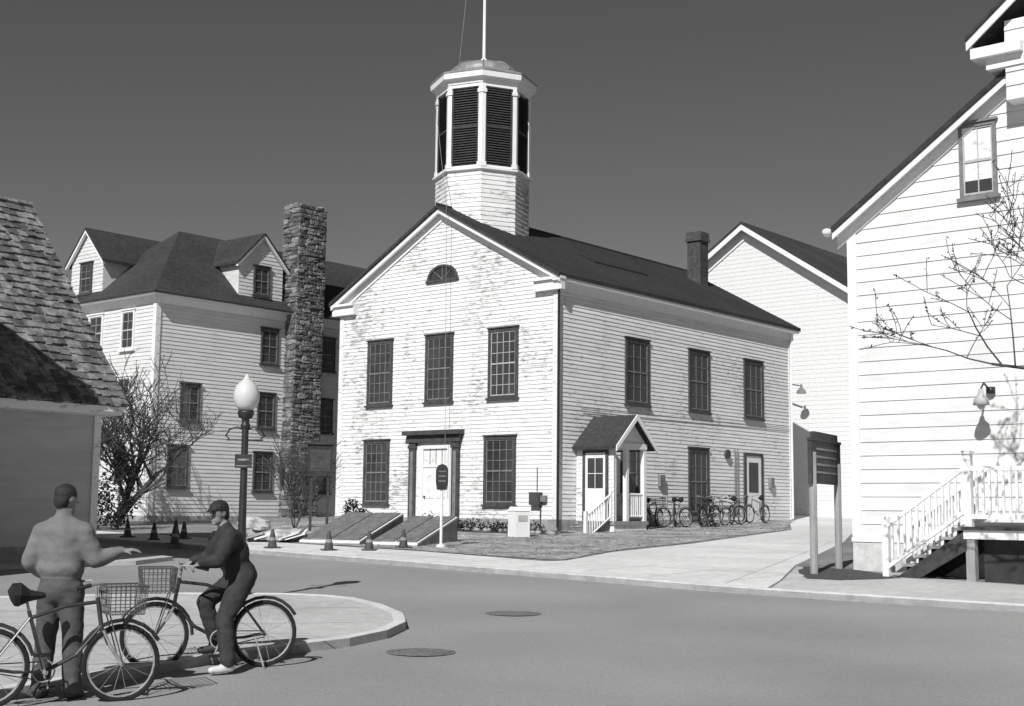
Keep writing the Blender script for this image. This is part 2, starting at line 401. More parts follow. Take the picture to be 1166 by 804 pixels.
X=Vector((1,0,0));Y=Vector((0,1,0));Z=Vector((0,0,1))
def siding(mb,fr,z0,z1,expo,rng,k,out=.022):
    O,u,n=fr;P=lambda a,z,o:O+u*a+n*o+Vector((0,0,z))
    z=z0
    while z<z1-1e-4:
        zt=min(z+expo,z1);a0,a1=rng(z);b0,b1=rng(zt)
        if a1-a0<.02: break
        if b1-b0<0: b0=b1=(b0+b1)/2
        mb.face([P(a0,z,out),P(a1,z,out),P(b1,zt,.004),P(b0,zt,.004)],k)
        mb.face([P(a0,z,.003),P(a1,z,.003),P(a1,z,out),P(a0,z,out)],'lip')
        z=zt
def window(mb,fr,s0,s1,z0,z1,case='darktrim',mun='muntin',nx=3,nz=4,cw=.11,sill=True,shade=0,mw=.011):
    mb.fbox(fr,s0,s0+cw,z0,z1,.0,.075,case);mb.fbox(fr,s1-cw,s1,z0,z1,.0,.075,case)
    mb.fbox(fr,s0+cw,s1-cw,z1-cw,z1,.0,.073,case);mb.fbox(fr,s0+cw,s1-cw,z0,z0+cw*.7,.0,.073,case)
    mb.fbox(fr,s0-.04,s1+.04,z1+.002,z1+.05,.0,.11,case)
    if sill: mb.fbox(fr,s0-.05,s1+.05,z0-.07,z0-.002,.0,.12,case)
    a0,a1,b0,b1=s0+cw,s1-cw,z0+cw*.7,z1-cw
    mb.fbox(fr,a0,a1,b0,b1,.0,.028,'glass')
    zm=(b0+b1)/2
    mb.fbox(fr,a0,a1,zm-.025,zm+.025,.03,.052,mun)
    for e in (a0+.015,a1-.015): mb.fbox(fr,e-.015,e+.015,b0,b1,.031,.05,mun)
    mb.fbox(fr,a0+.03,a1-.03,b1-.035,b1,.03,.05,mun);mb.fbox(fr,a0+.03,a1-.03,b0,b0+.04,.03,.05,mun)
    for i in range(1,nx):
        x=a0+(a1-a0)*i/nx;mb.fbox(fr,x-mw,x+mw,b0+.04,b1-.035,.0305,.044,mun)
    for i in range(1,nz):
        if i*2==nz: continue
        zz=b0+(b1-b0)*i/nz;mb.fbox(fr,a0+.03,a1-.03,zz-mw,zz+mw,.0312,.043,mun)
    if shade:
        mb.fbox(fr,a0+.03,a1-.03,b1-.05-(b1-b0)*shade,b1-.05,.0283,.0295,'whiteold')
def roofslab(mb,p0,p1,p2,p3,th,k,ke=None):
    ps=[Vector(p) for p in (p0,p1,p2,p3)];d=Vector((0,0,-th))
    mb.hexa([p+d for p in ps]+ps,k)

# ---------------------------------------------------------------- ground
def ground():
    xs=[-3000,-400,-80,-20,0,20,80,400,3000];ys=[-800,-100,-20,0,10,20,30,40,50,60,75,120,400,3000]
    v=[(x,y,gz(y)) for y in ys for x in xs];f=[]
    for j in range(len(ys)-1):
        for i in range(len(xs)-1):
            a=j*len(xs)+i;f.append((a,a+1,a+1+len(xs),a+len(xs)))
    me=bpy.data.meshes.new('ground');me.from_pydata(v,[],f);me.materials.append(M['ground'])
    o=bpy.data.objects.new('ground',me);COL.objects.link(o)
ground()
def slab(name,pts,top,th,k,side=None):
    mb=MB();n=len(pts)
    T=[(x,y,S*y+top) for x,y in pts]
    mb.face(T,k)
    if th>0:
        for i in range(n):
            a=T[i];b=T[(i+1)%n]
            mb.face([(a[0],a[1],a[2]-th),(b[0],b[1],b[2]-th),b,a],side or k)
    return mb.build(name)
def strip(mb,pts,w,z0,z1,k):
    L=[];Rr=[]
    P=[Vector((x,y,0)) for x,y in pts]
    for i,p in enumerate(P):
        d=(P[min(i+1,len(P)-1)]-P[max(i-1,0)]).normalized();n=Vector((-d.y,d.x,0))
        L.append(p);Rr.append(p+n*w)
    for i in range(len(P)-1):
        q=[L[i],L[i+1],Rr[i+1],Rr[i]]
        mb.hexa([(a.x,a.y,S*a.y+z0) for a in q]+[(a.x,a.y,S*a.y+z1) for a in q],k)
slab('road',[(-60,-19),(70,-19),(70,40),(0,74),(-60,74)],.005,0,'asphalt')
K=[(-40,59.6),(-10.56,34.9),(-5.66,30.74),(-3.41,28.78),(-1.05,26.64),(1.36,24.5),(3.21,22.8),(4.2,22.0),(4.9,21.5),(5.6,21.05),(7.57,19.76),(14,15.8),(40,0)]
slab('lawn',K+[(70,0),(70,74),(-50,74)],.10,.12,'ground','kerb')
SWT=[(-40,63),(-11.33,38.3),(-6.07,34.1),(-3.84,32.35),(-2.05,31.0),(-.39,29.3),(.73,28.1)]
slab('sidewalk',[(-39.9,59.9),(-10.5,35.1),(-5.6,30.94),(-3.35,28.98),(-1.0,26.84),(1.4,24.7),(3.25,23.0),(4.25,22.2),(4.8,23.8),(5.88,27.6),(9.21,36.9),(12.4,47.5),(17,60),(12,60),(10.2,48.5),(9.4,44.5),(4.86,35.5),(2.47,31.6),(1.2,28.4)]+SWT[::-1],.106,0,'concrete')
slab('pavement',[(4.3,22.1),(4.95,21.65),(5.65,21.2),(7.62,19.95),(14.05,16),(30,6.3),(32,8.5),(15,19.0),(9.5,22.7),(7.0,25.5),(6.1,26.9),(5.88,27.4),(4.85,23.8)],.109,0,'concrete2')
def ragged(pts,amp,step,seed):
    r=random.Random(seed);out=[]
    for i in range(len(pts)):
        a=Vector((*pts[i],0));b=Vector((*pts[(i+1)%len(pts)],0));L=(b-a).length;m=max(1,int(L/step))
        for j in range(m):
            p=a.lerp(b,j/m);out.append((p.x+r.uniform(-amp,amp),p.y+r.uniform(-amp,amp)))
    return out
slab('grass_patch',ragged([(-2.05,31.2),(-.3,29.5),(.9,28.5),(1.2,28.7),(2.35,31.8),(4.7,35.7),(9.2,44.6),(10.6,50.5),(11.5,53.8),(10.8,53.8),(1.45,42),(-6.2,48.2),(-8,45.5),(-9,40.0),(-5.9,34.3)],.09,.35,3),.113,0,'grass')
slab('planting_bed',ragged([(1.3,39.4),(2.0,41.0),(1.45,41.9),(-2.0,44.8),(-3.9,43.4),(-1.2,40.2)],.08,.3,4),.118,0,'mulch')
slab('mulch_bed',ragged([(5.35,24.2),(5.9,23.9),(7.2,24.6),(6.95,26.4),(6.0,27.2),(5.7,26.4)],.05,.25,5),.114,0,'mulch')
mb=MB();strip(mb,K,.15,-.02,.122,'kerb');mb.build('kerb')
ISL=[(-30,8),(-8.0,9.5),(-5.3,10.4),(-4.6,11.2),(-4.04,12.01),(-3.52,12.94),(-3.05,13.82),(-2.39,14.6),(-1.80,15.25),(-1.45,16.0),(-1.30,16.9),(-1.42,17.9),(-1.8,19.0),(-2.3,19.9),(-2.75,20.3),(-3.36,20.5),(-5.06,20.4),(-7.29,19.6),(-30,14)]
slab('traffic_island_pavement',ISL,.10,.12,'concrete2','kerb')
mb=MB();strip(mb,ISL,.15,-.02,.108,'kerb');mb.build('kerb')
mb=MB()
def joint(p,q,z=.1075,w=.009):
    p=Vector((*p,0));q=Vector((*q,0));d=(q-p).normalized();n=Vector((-d.y,d.x,0))*w
    mb.face([(a.x,a.y,S*a.y+z) for a in (p-n,q-n,q+n,p+n)],'joint')
for i in range(16):
    c=Vector((-9.5,34.2,0))-D2*(i*1.55)+D1*.25
    e=c+D1*2.6
    joint(c[:2],e[:2])
joint((-9.6,35.9),(-.7,28.2))
for a,b_ in (((5.2,25.4),(1.6,27.6)),((6.4,29.3),(2.2,30.4)),((8,33.6),(4.4,34.5)),((9.5,38),(6.4,38.4)),((3.7,23.0),(8.9,37))): joint(a,b_)
mb.build('paving_joints')
mb=MB()
for y0 in (13.2,15.0,16.8,18.6):
    p=Vector((-9,y0-1.5,0));q=Vector((-1.9 if y0>14 else -3.6,y0,0));d=(q-p).normalized();n=Vector((-d.y,d.x,0))*.008
    mb.face([(a.x,a.y,S*a.y+.104) for a in (p-n,q-n,q+n,p+n)],'joint')
mb.build('paving_joints')
slab('sidewalk_ramp',[(-12,24.0),(-7.6,27.2),(-7.2,28.6),(-9.2,30.4),(-30,47),(-40,40),(-16,19)],.09,.1,'concrete2')
for (x,y,r) in ((.06,18.91,.34),(-.97,14.89,.33)):
    mb=MB();z=S*y
    pr=[(r+.06,.006),(r+.05,.012),(r+.005,.012),(r,.008),(r,.016),(r*.8,.016),(r*.8,.010),(r*.75,.010),(r*.75,.016),(0.01,.018)]
    mb.lathe((x,y,z),pr,28,'manhole')
    o=mb.build('manhole_cover')

# ---------------------------------------------------------------- main building
def main_building():
    e=empty('white_clapboard_town_hall',C0,ANG)
    W=10.14;D=15.47;ze=9.555;zr=12.516;ov=.315;sl=(zr-ze)/(W/2+ov)
    F=(Vector((0,0,0)),Y,-X);Sd=(Vector((0,0,0)),X,-Y)
    rz=lambda b:zr-sl*abs(b-W/2)-.14
    mb=MB()
    zb=.9;ec=rz(0)
    for a in (0,D):
        mb.face([(a,0,zb),(a,W,zb),(a,W,ec),(a,W/2,zr-.14),(a,0,ec)],'clap')
    mb.face([(0,0,zb),(D,0,zb),(D,0,ec),(0,0,ec)],'clap');mb.face([(0,W,zb),(D,W,zb),(D,W,ec),(0,W,ec)],'clap')
    mb.build('wall_core',e)
    mb=MB()
    def rngF(z):
        if z<=ec: return (0,W)
        t=(zr-.14-z)/sl;return (W/2-t,W/2+t)
    siding(mb,F,1.75,zr-.2,.135,rngF,'clap')
    mb.build('front_siding',e)
    mb=MB();siding(mb,Sd,1.75,9.1,.135,lambda z:(0,D),'clap_worn');mb.build('side_siding',e)
    mb=MB()
    mb.fbox(F,-.03,W+.03,.8,1.75,.002,.03,'found');mb.fbox(Sd,0,D,.8,1.75,.002,.03,'found')
    mb.build('foundation',e)
    mb=MB()
    mb.fbox(F,.0,.16,1.75,9.0,.0,.04,'whiteold');mb.fbox(F,W-.18,W+.02,1.75,9.0,.0,.04,'whiteold')
    mb.fbox(Sd,-.041,.16,1.75,9.05,.0,.043,'whiteold');mb.fbox(Sd,D-.18,D,1.75,9.05,.0,.04,'whiteold')
    mb.fbox(Sd,.0,D+.2,9.05,9.34,.0,.05,'white')
    mb.fbox(Sd,-.3,D+.3,9.34,9.46,.0,.285,'white')
    for (s0,s1) in ((-.29,.85),(W-.85,W+.29)):
        mb.fbox(F,s0,s1,9.06,9.38,.0,.20,'white');mb.fbox(F,s0-.03 if s0<0 else s0,s1+.03 if s0>0 else s1,9.382,9.47,.0,.30,'white')
    for sgn in (1,-1):
        def P(t,o,dz):
            b=(-.29 if sgn>0 else W+.29)+(W/2+.29)*t*sgn
            return Vector((-o,b,zr-sl*abs(b-W/2)-.14+dz))
        mb.hexa([P(0.05,0,-.38),P(1,0,-.38),P(1,.06,-.38),P(.05,.06,-.38),P(0.05,0,-.02),P(1,0,-.02),P(1,.06,-.02),P(.05,.06,-.02)],'white')
        mb.hexa([P(0,.061,-.07),P(1,.061,-.07),P(1,.29,-.07),P(0,.29,-.07),P(0,.061,.005),P(1,.061,.005),P(1,.29,.005),P(0,.29,.005)],'white')
        mb.hexa([P(0,.2,-.15),P(1,.2,-.15),P(1,.288,-.15),P(0,.288,-.15),P(0,.2,-.071),P(1,.2,-.071),P(1,.288,-.071),P(0,.288,-.071)],'white')
    mb.build('trim',e)
    mb=MB();a0,a1=-.36,D+.36
    roofslab(mb,(a0,-ov,ze),(a1,-ov,ze),(a1,W/2,zr),(a0,W/2,zr),.12,'roof')
    roofslab(mb,(a0,W+ov,ze),(a0,W/2,zr),(a1,W/2,zr),(a1,W+ov,ze),.12,'roof')
    n=30
    for i in range(n):
        t0=i/n;t1=(i+1)/n
        b0=-ov+(W/2+ov)*t0;b1=-ov+(W/2+ov)*t1;z0=ze+(zr-ze)*t0;z1=ze+(zr-ze)*t1
        mb.face([(a0+.01,b0,z0+.018),(a1-.01,b0,z0+.018),(a1-.01,b1,z1+.004),(a0+.01,b1,z1+.004)],'roof')
        mb.face([(a0+.01,b0,z0+.002),(a1-.01,b0,z0+.002),(a1-.01,b0,z0+.018),(a0+.01,b0,z0+.018)],'roofedge')
    mb.tube([(a0,W/2,zr+.01),(a1,W/2,zr+.01)],.06,6,'roofedge')
    mb.hexa([(5.0,2.2,zr-sl*(W/2-2.2)+.03),(8.4,2.2,zr-sl*(W/2-2.2)+.03),(8.4,3.0,zr-sl*(W/2-3.0)+.03),(5.0,3.0,zr-sl*(W/2-3.0)+.03),
             (5.0,2.2,zr-sl*(W/2-2.2)+.08),(8.4,2.2,zr-sl*(W/2-2.2)+.08),(8.4,3.0,zr-sl*(W/2-3.0)+.08),(5.0,3.0,zr-sl*(W/2-3.0)+.08)],'roofedge')
    mb.build('roof',e)
    mb=MB()
    for (s0,s1,sh) in ((7.38,8.64,0),(4.48,5.77,0),(1.60,2.88,.0)): window(mb,F,s0,s1,5.69,8.0,nx=4,nz=6,shade=sh,mun='muntinw' if s0<2 else 'muntin')
    for (s0,s1) in ((7.45,8.72),(1.66,3.02)): window(mb,F,s0,s1,2.2,4.43,nx=4,nz=6)
    for (s0,s1) in ((3.70,5.13),(7.70,9.12),(11.66,13.12)): window(mb,Sd,s0,s1,5.67,7.92,nx=3,nz=4)
    window(mb,Sd,3.45,4.5,2.38,4.3,nx=2,nz=4);window(mb,Sd,7.66,9.01,1.95,4.33,nx=3,nz=4)
    cx,cz=5.04,9.93;r=.72
    N=16
    for i in range(N):
        t0=math.pi*i/N;t1=math.pi*(i+1)/N
        P=lambda rr,t,o:Vector((-o,cx+rr*math.cos(t),cz+rr*.72*math.sin(t)))
        mb.hexa([P(r-.11,t0,0),P(r,t0,0),P(r,t0,.07),P(r-.11,t0,.07),P(r-.11,t1,0),P(r,t1,0),P(r,t1,.07),P(r-.11,t1,.07)],'darktrim')
        mb.face([P(0,t0,.03),P(r-.1,t0,.03),P(r-.1,t1,.03)],'glass')
    mb.fbox(F,cx-r-.04,cx+r+.04,cz-.09,cz-.002,.0,.09,'darktrim')
    for t in (.25,.5,.75):
        a=math.pi*t;mb.tube([(-.045,cx,cz),(-.045,cx+.62*math.cos(a),cz+.62*.72*math.sin(a))],.014,5,'muntin')
    mb.build('windows',e)
    mb=MB()
    mb.fbox(F,4.50,4.62,1.5,4.2,0,.10,'white');mb.fbox(F,5.75,5.88,1.5,4.2,0,.10,'white');mb.fbox(F,4.62,5.75,4.08,4.2,0,.098,'white')
    mb.fbox(F,4.62,5.75,1.55,3.45,0,.05,'white')
    mb.fbox(F,4.62,5.75,3.45,3.52,0,.08,'whiteold');mb.fbox(F,4.62,5.75,3.52,4.08,0,.03,'whiteold')
    for i in range(1,4): mb.fbox(F,4.62+i*.28,4.64+i*.28,3.52,4.08,.031,.05,'muntin')
    for (z0,z1) in ((1.7,2.25),(2.4,3.3)):
        for (s0,s1) in ((4.74,5.12),(5.25,5.63)): mb.fbox(F,s0,s1,z0,z1,.051,.066,'whiteold')
    mb.fbox(F,5.66,5.70,2.4,2.48,.05,.1,'iron')
    for s0 in (4.1,6.1):
        mb.fbox(F,s0,s0+.3,1.35,4.3,0,.14,'darktrim');mb.fbox(F,s0-.03,s0+.33,1.35,1.6,0,.17,'darktrim');mb.fbox(F,s0-.03,s0+.33,4.1,4.2,0,.17,'darktrim')
        mb.fbox(F,s0+.08,s0+.22,1.7,4.0,.141,.15,'muntin')
    mb.fbox(F,4.4,4.5,1.5,4.2,0,.05,'whiteold');mb.fbox(F,5.88,6.1,1.5,4.2,0,.05,'whiteold')
    mb.fbox(F,4.02,6.48,4.301,4.55,0,.18,'darktrim');mb.fbox(F,3.92,6.58,4.552,4.70,0,.32,'darktrim')
    mb.fbox(F,4.3,6.2,1.1,1.5,0.01,1.1,'found');mb.fbox(F,4.0,6.5,1.0,1.33,.02,1.5,'found')
    mb.fbox(Sd,11.59,11.72,1.62,4.32,0,.08,'darktrim');mb.fbox(Sd,12.9,13.03,1.62,4.32,0,.08,'darktrim');mb.fbox(Sd,11.72,12.9,4.2,4.32,0,.078,'darktrim')
    mb.fbox(Sd,11.72,12.9,1.62,4.2,0,.045,'white');mb.fbox(Sd,11.95,12.67,2.8,3.95,.046,.055,'glass')
    mb.fbox(Sd,11.5,13.1,1.3,1.62,.03,.5,'found')
    mb.build('doors',e)
    mb=MB()
    mb.tube([(-.06,-.09,9.3),(-.06,-.09,1.5)],.045,6,'iron')
    mb.fbox(F,.55,.95,2.2,2.6,.02,.22,'darktrim');mb.fbox(F,.35,.55,2.3,2.5,.02,.15,'muntin')
    mb.tube([(-.06,.75,2.65),(-.06,.75,3.4)],.015,5,'muntin')
    mb.tube([(-.06,.6,2.2),(-.06,.6,1.5)],.02,5,'darktrim')
    c=Vector((10.3,-.05,4.2));mb.tube([c,c+Vector((0,-.09,0))],.17,14,'darktrim')
    for x in (10.9,11.1): mb.tube([(x,-.06,4.4),(x,-.06,2.0)],.025,5,'muntin')
    mb.fbox(Sd,13.5,13.75,3.0,3.4,.02,.16,'muntin');mb.fbox(Sd,5.7,6.0,2.9,3.3,.02,.14,'muntin')
    mb.tube([(1.2,-.07,5.3),(15.2,-.07,5.45)],.012,4,'muntin')
    mb.tube([(D-.1,-.09,9.3),(D-.1,-.09,1.8)],.04,6,'white')
    mb.build('fittings',e)
    cx,cy=2.02,W/2;vr=math.radians(-90)-ANG
    mb=MB()
    R0=1.68
    zz=10.6
    while zz<13.8:
        z1=min(zz+.16,13.8)
        mb.lathe((cx,cy,0),[(R0+.02,zz),(R0,z1)],8,'clap',vr);zz=z1
    mb.lathe((cx,cy,0),[(R0+.02,13.80),(R0+.12,13.84),(R0+.12,13.90),(R0-.1,13.95)],8,'white',vr)
    RL=1.72
    mb.lathe((cx,cy,0),[(RL-.22,13.9),(RL-.22,17.0)],8,'louver',vr)
    for q in range(8):
        t=vr+q*math.pi/4;t2=vr+(q+1)*math.pi/4
        A=Vector((cx+RL*math.cos(t),cy+RL*math.sin(t),0));B=Vector((cx+RL*math.cos(t2),cy+RL*math.sin(t2),0))
        u=(B-A).normalized();n=Vector((math.cos((t+t2)/2),math.sin((t+t2)/2),0));L=(B-A).length
        fr=(A,u,n)
        mb.fbox(fr,0,.14,13.93,16.98,-.2,-.005,'white');mb.fbox(fr,L-.14,L,13.93,16.98,-.2,-.005,'white')
        mb.fbox(fr,.0,.17,16.6,16.72,-.1,.03,'white');mb.fbox(fr,L-.17,L,16.6,16.72,-.1,.03,'white')
        mb.fbox(fr,0,.17,13.95,14.1,-.1,.03,'white');mb.fbox(fr,L-.17,L,13.95,14.1,-.1,.03,'white')
        mb.fbox(fr,.14,L-.14,16.84,16.98,-.2,-.01,'white');mb.fbox(fr,.14,L-.14,13.93,14.0,-.2,-.01,'white')
        mb.fbox(fr,.14,.20,14.0,16.84,-.15,-.03,'louver');mb.fbox(fr,L-.20,L-.14,14.0,16.84,-.15,-.03,'louver')
        mb.fbox(fr,.20,L-.20,15.36,15.44,-.15,-.03,'louver')
        z=14.02
        while z<16.78:
            P=lambda s,zz,o:A+u*s+n*o+Vector((0,0,zz))
            mb.hexa([P(.20,z,-.05),P(L-.20,z,-.05),P(L-.20,z+.015,-.05),P(.20,z+.015,-.05),P(.20,z+.08,-.15),P(L-.20,z+.08,-.15),P(L-.20,z+.095,-.15),P(.20,z+.095,-.15)],'louver');z+=.09
    mb.lathe((cx,cy,0),[(1.5,16.96),(RL+.02,16.96),(RL+.04,17.08),(RL+.20,17.14),(RL+.22,17.34),(RL+.16,17.36)],8,'white',vr)
    mb.lathe((cx,cy,0),[(RL+.24,17.345),(RL+.24,17.40),(1.32,17.66),(1.28,17.66)],8,'tin',vr)
    mb.lathe((cx,cy,0),[(1.3,17.62)]+[(1.28*math.cos(t*math.pi/16),17.68+.5*math.sin(t*math.pi/16)) for t in range(0,8)]+[(.03,18.19)],24,'tin',vr)
    for q in range(8):
        t=vr+q*math.pi/4
        mb.tube([(cx+1.3*math.cos(j*math.pi/16)*math.cos(t),cy+1.3*math.cos(j*math.pi/16)*math.sin(t),17.68+.515*math.sin(j*math.pi/16)) for j in range(0,8)],.025,5,'tin')
    mb.build('cupola',e)
    mb=MB()
    mb.lathe((cx,cy,0),[(.16,18.1),(.12,18.35),(.06,18.4),(.055,20),(.04,24),(.03,27)],10,'white')
    mb.ell((cx,cy,27.1),(.11,.11,.11),'tin')
    mb.tube([(cx-.08,cy+.1,26.8),(cx-.5,cy+.85,17.6),(cx-1.6,cy+.9,16.6)],.014,4,'muntin')
    mb.tube([(cx-1.6,cy+.9,16.6),(-.45,cy-.55,12.3),(-.35,cy-.6,2.6)],.010,4,'muntin')
    mb.build('flagpole',e)
    mb=MB();x,y=13.9,3.4
    mb.box(x-.31,x+.31,y-.31,y+.31,11.0,13.3,'brick');mb.box(x-.38,x+.38,y-.38,y+.38,13.302,13.42,'brick');mb.box(x-.35,x+.35,y-.35,y+.35,13.422,13.7,'brick')
    for i in range(16):
        zz=11.9+i*.09;mb.box(x-.318,x+.318,y-.318,y+.318,zz,zz+.07,'brick')
    mb.build('chimney',e)
    mb=MB();p=1.5;A0,A1=1.0,2.8;zf=1.72
    mb.box(A0-.05,A1+.05,-p-.05,-.03,zf-.12,zf,'wood');mb.box(A0,A1,-p,-.03,1.0,zf-.12,'whiteold')
    FL=(Vector((A0,0,0)),-Y,-X)
    mb.fbox(FL,.03,p,zf,4.15,-.06,0,'white')
    siding(mb,FL,zf,4.1,.13,lambda z:(.03,p),'clap',.018)
    mb.fbox(FL,.3,.4,zf,3.95,.0,.06,'darktrim');mb.fbox(FL,1.2,1.3,zf,3.95,.0,.06,'darktrim');mb.fbox(FL,.4,1.2,3.87,3.95,.0,.058,'darktrim')
    mb.fbox(FL,.4,1.2,zf,3.87,.0,.035,'white');mb.fbox(FL,.5,1.1,2.75,3.7,.036,.046,'glass')
    mb.fbox(FL,.79,.81,2.75,3.7,.047,.055,'white');mb.fbox(FL,.5,1.1,3.2,3.22,.047,.054,'white')
    mb.fbox(FL,.5,1.1,1.95,2.6,.036,.05,'whiteold')
    for a in (A0+.06,A1-.06,A0+.75):
        mb.box(a-.07,a+.07,-p,-p+.14,zf,4.02,'white')
    mb.box(A1-.1,A1,-.14,-.03,zf,4.02,'white')
    for (q0,q1) in (((A0+.82,-p+.07),(A1-.13,-p+.07)),((A1-.07,-p+.14),(A1-.07,-.15))):
        for zz in (zf+.15,zf+.85): mb.tube([(q0[0],q0[1],zz),(q1[0],q1[1],zz)],.035,4,'white')
        L=math.dist(q0,q1);m_=int(L/.12)
        for i in range(m_+1):
            t=(i+.5)/(m_+1);x=q0[0]+(q1[0]-q0[0])*t;y=q0[1]+(q1[1]-q0[1])*t
            mb.box(x-.018,x+.018,y-.018,y+.018,zf+.15,zf+.85,'white')
    mb.box(A0-.02,A1+.02,-p-.02,-.03,4.02,4.2,'white')
    am=(A0+A1)/2;zp=5.1
    mb.hexa([(A0,-p+.02,4.2),(A1,-p+.02,4.2),(A1,-p+.1,4.2),(A0,-p+.1,4.2),(am-.01,-p+.02,zp-.1),(am+.01,-p+.02,zp-.1),(am+.01,-p+.1,zp-.1),(am-.01,-p+.1,zp-.1)],'white')
    roofslab(mb,(A0-.25,-p-.25,4.06),(am,-p-.25,zp),(am,-.03,zp),(A0-.25,-.03,4.06),.08,'roof')
    roofslab(mb,(A1+.25,-p-.25,4.06),(A1+.25,-.03,4.06),(am,-.03,zp),(am,-p-.25,zp),.08,'roof')
    for sg,ae in ((1,A0-.25),(-1,A1+.25)):
        q=lambda a,z,o:(a,-p-.25-o,z)
        mb.hexa([q(ae,3.9,0.003),q(am,zp-.17,0.003),q(am,zp-.17,.04),q(ae,3.9,.04),q(ae,4.07,0.003),q(am,zp+.01,0.003),q(am,zp+.01,.04),q(ae,4.07,.04)],'white')
    for i in range(4):
        zt=zf-.03-.17*i
        mb.box(A0-.05-.3*(i+1),A0-.05-.3*i,-1.35,-.35,.9,zt,'muntin')
        mb.box(A0-.05-.3*(i+1)-.02,A0-.06-.3*i,-1.38,-.32,zt+.001,zt+.03,'wood')
    for y in (-1.42,):
        mb.tube([(A0-.05,y,zf+.85),(A0-1.35,y,zf+.15)],.035,4,'white')
        mb.tube([(A0-.05,y,zf+.15),(A0-1.35,y,zf-.55)],.03,4,'white')
        mb.box(A0-1.42,A0-1.32,y-.05,y+.05,.95,zf+.3,'white')
        mb.box(A0-.1,A0-.02,y-.04,y+.04,zf,zf+.95,'white')
        for i in range(10):
            t=(i+.5)/10;x=A0-.05-1.3*t;mb.box(x-.015,x+.015,y-.015,y+.015,zf+.15-.7*t,zf+.85-.7*t,'white')
    mb.build('porch',e)
main_building()

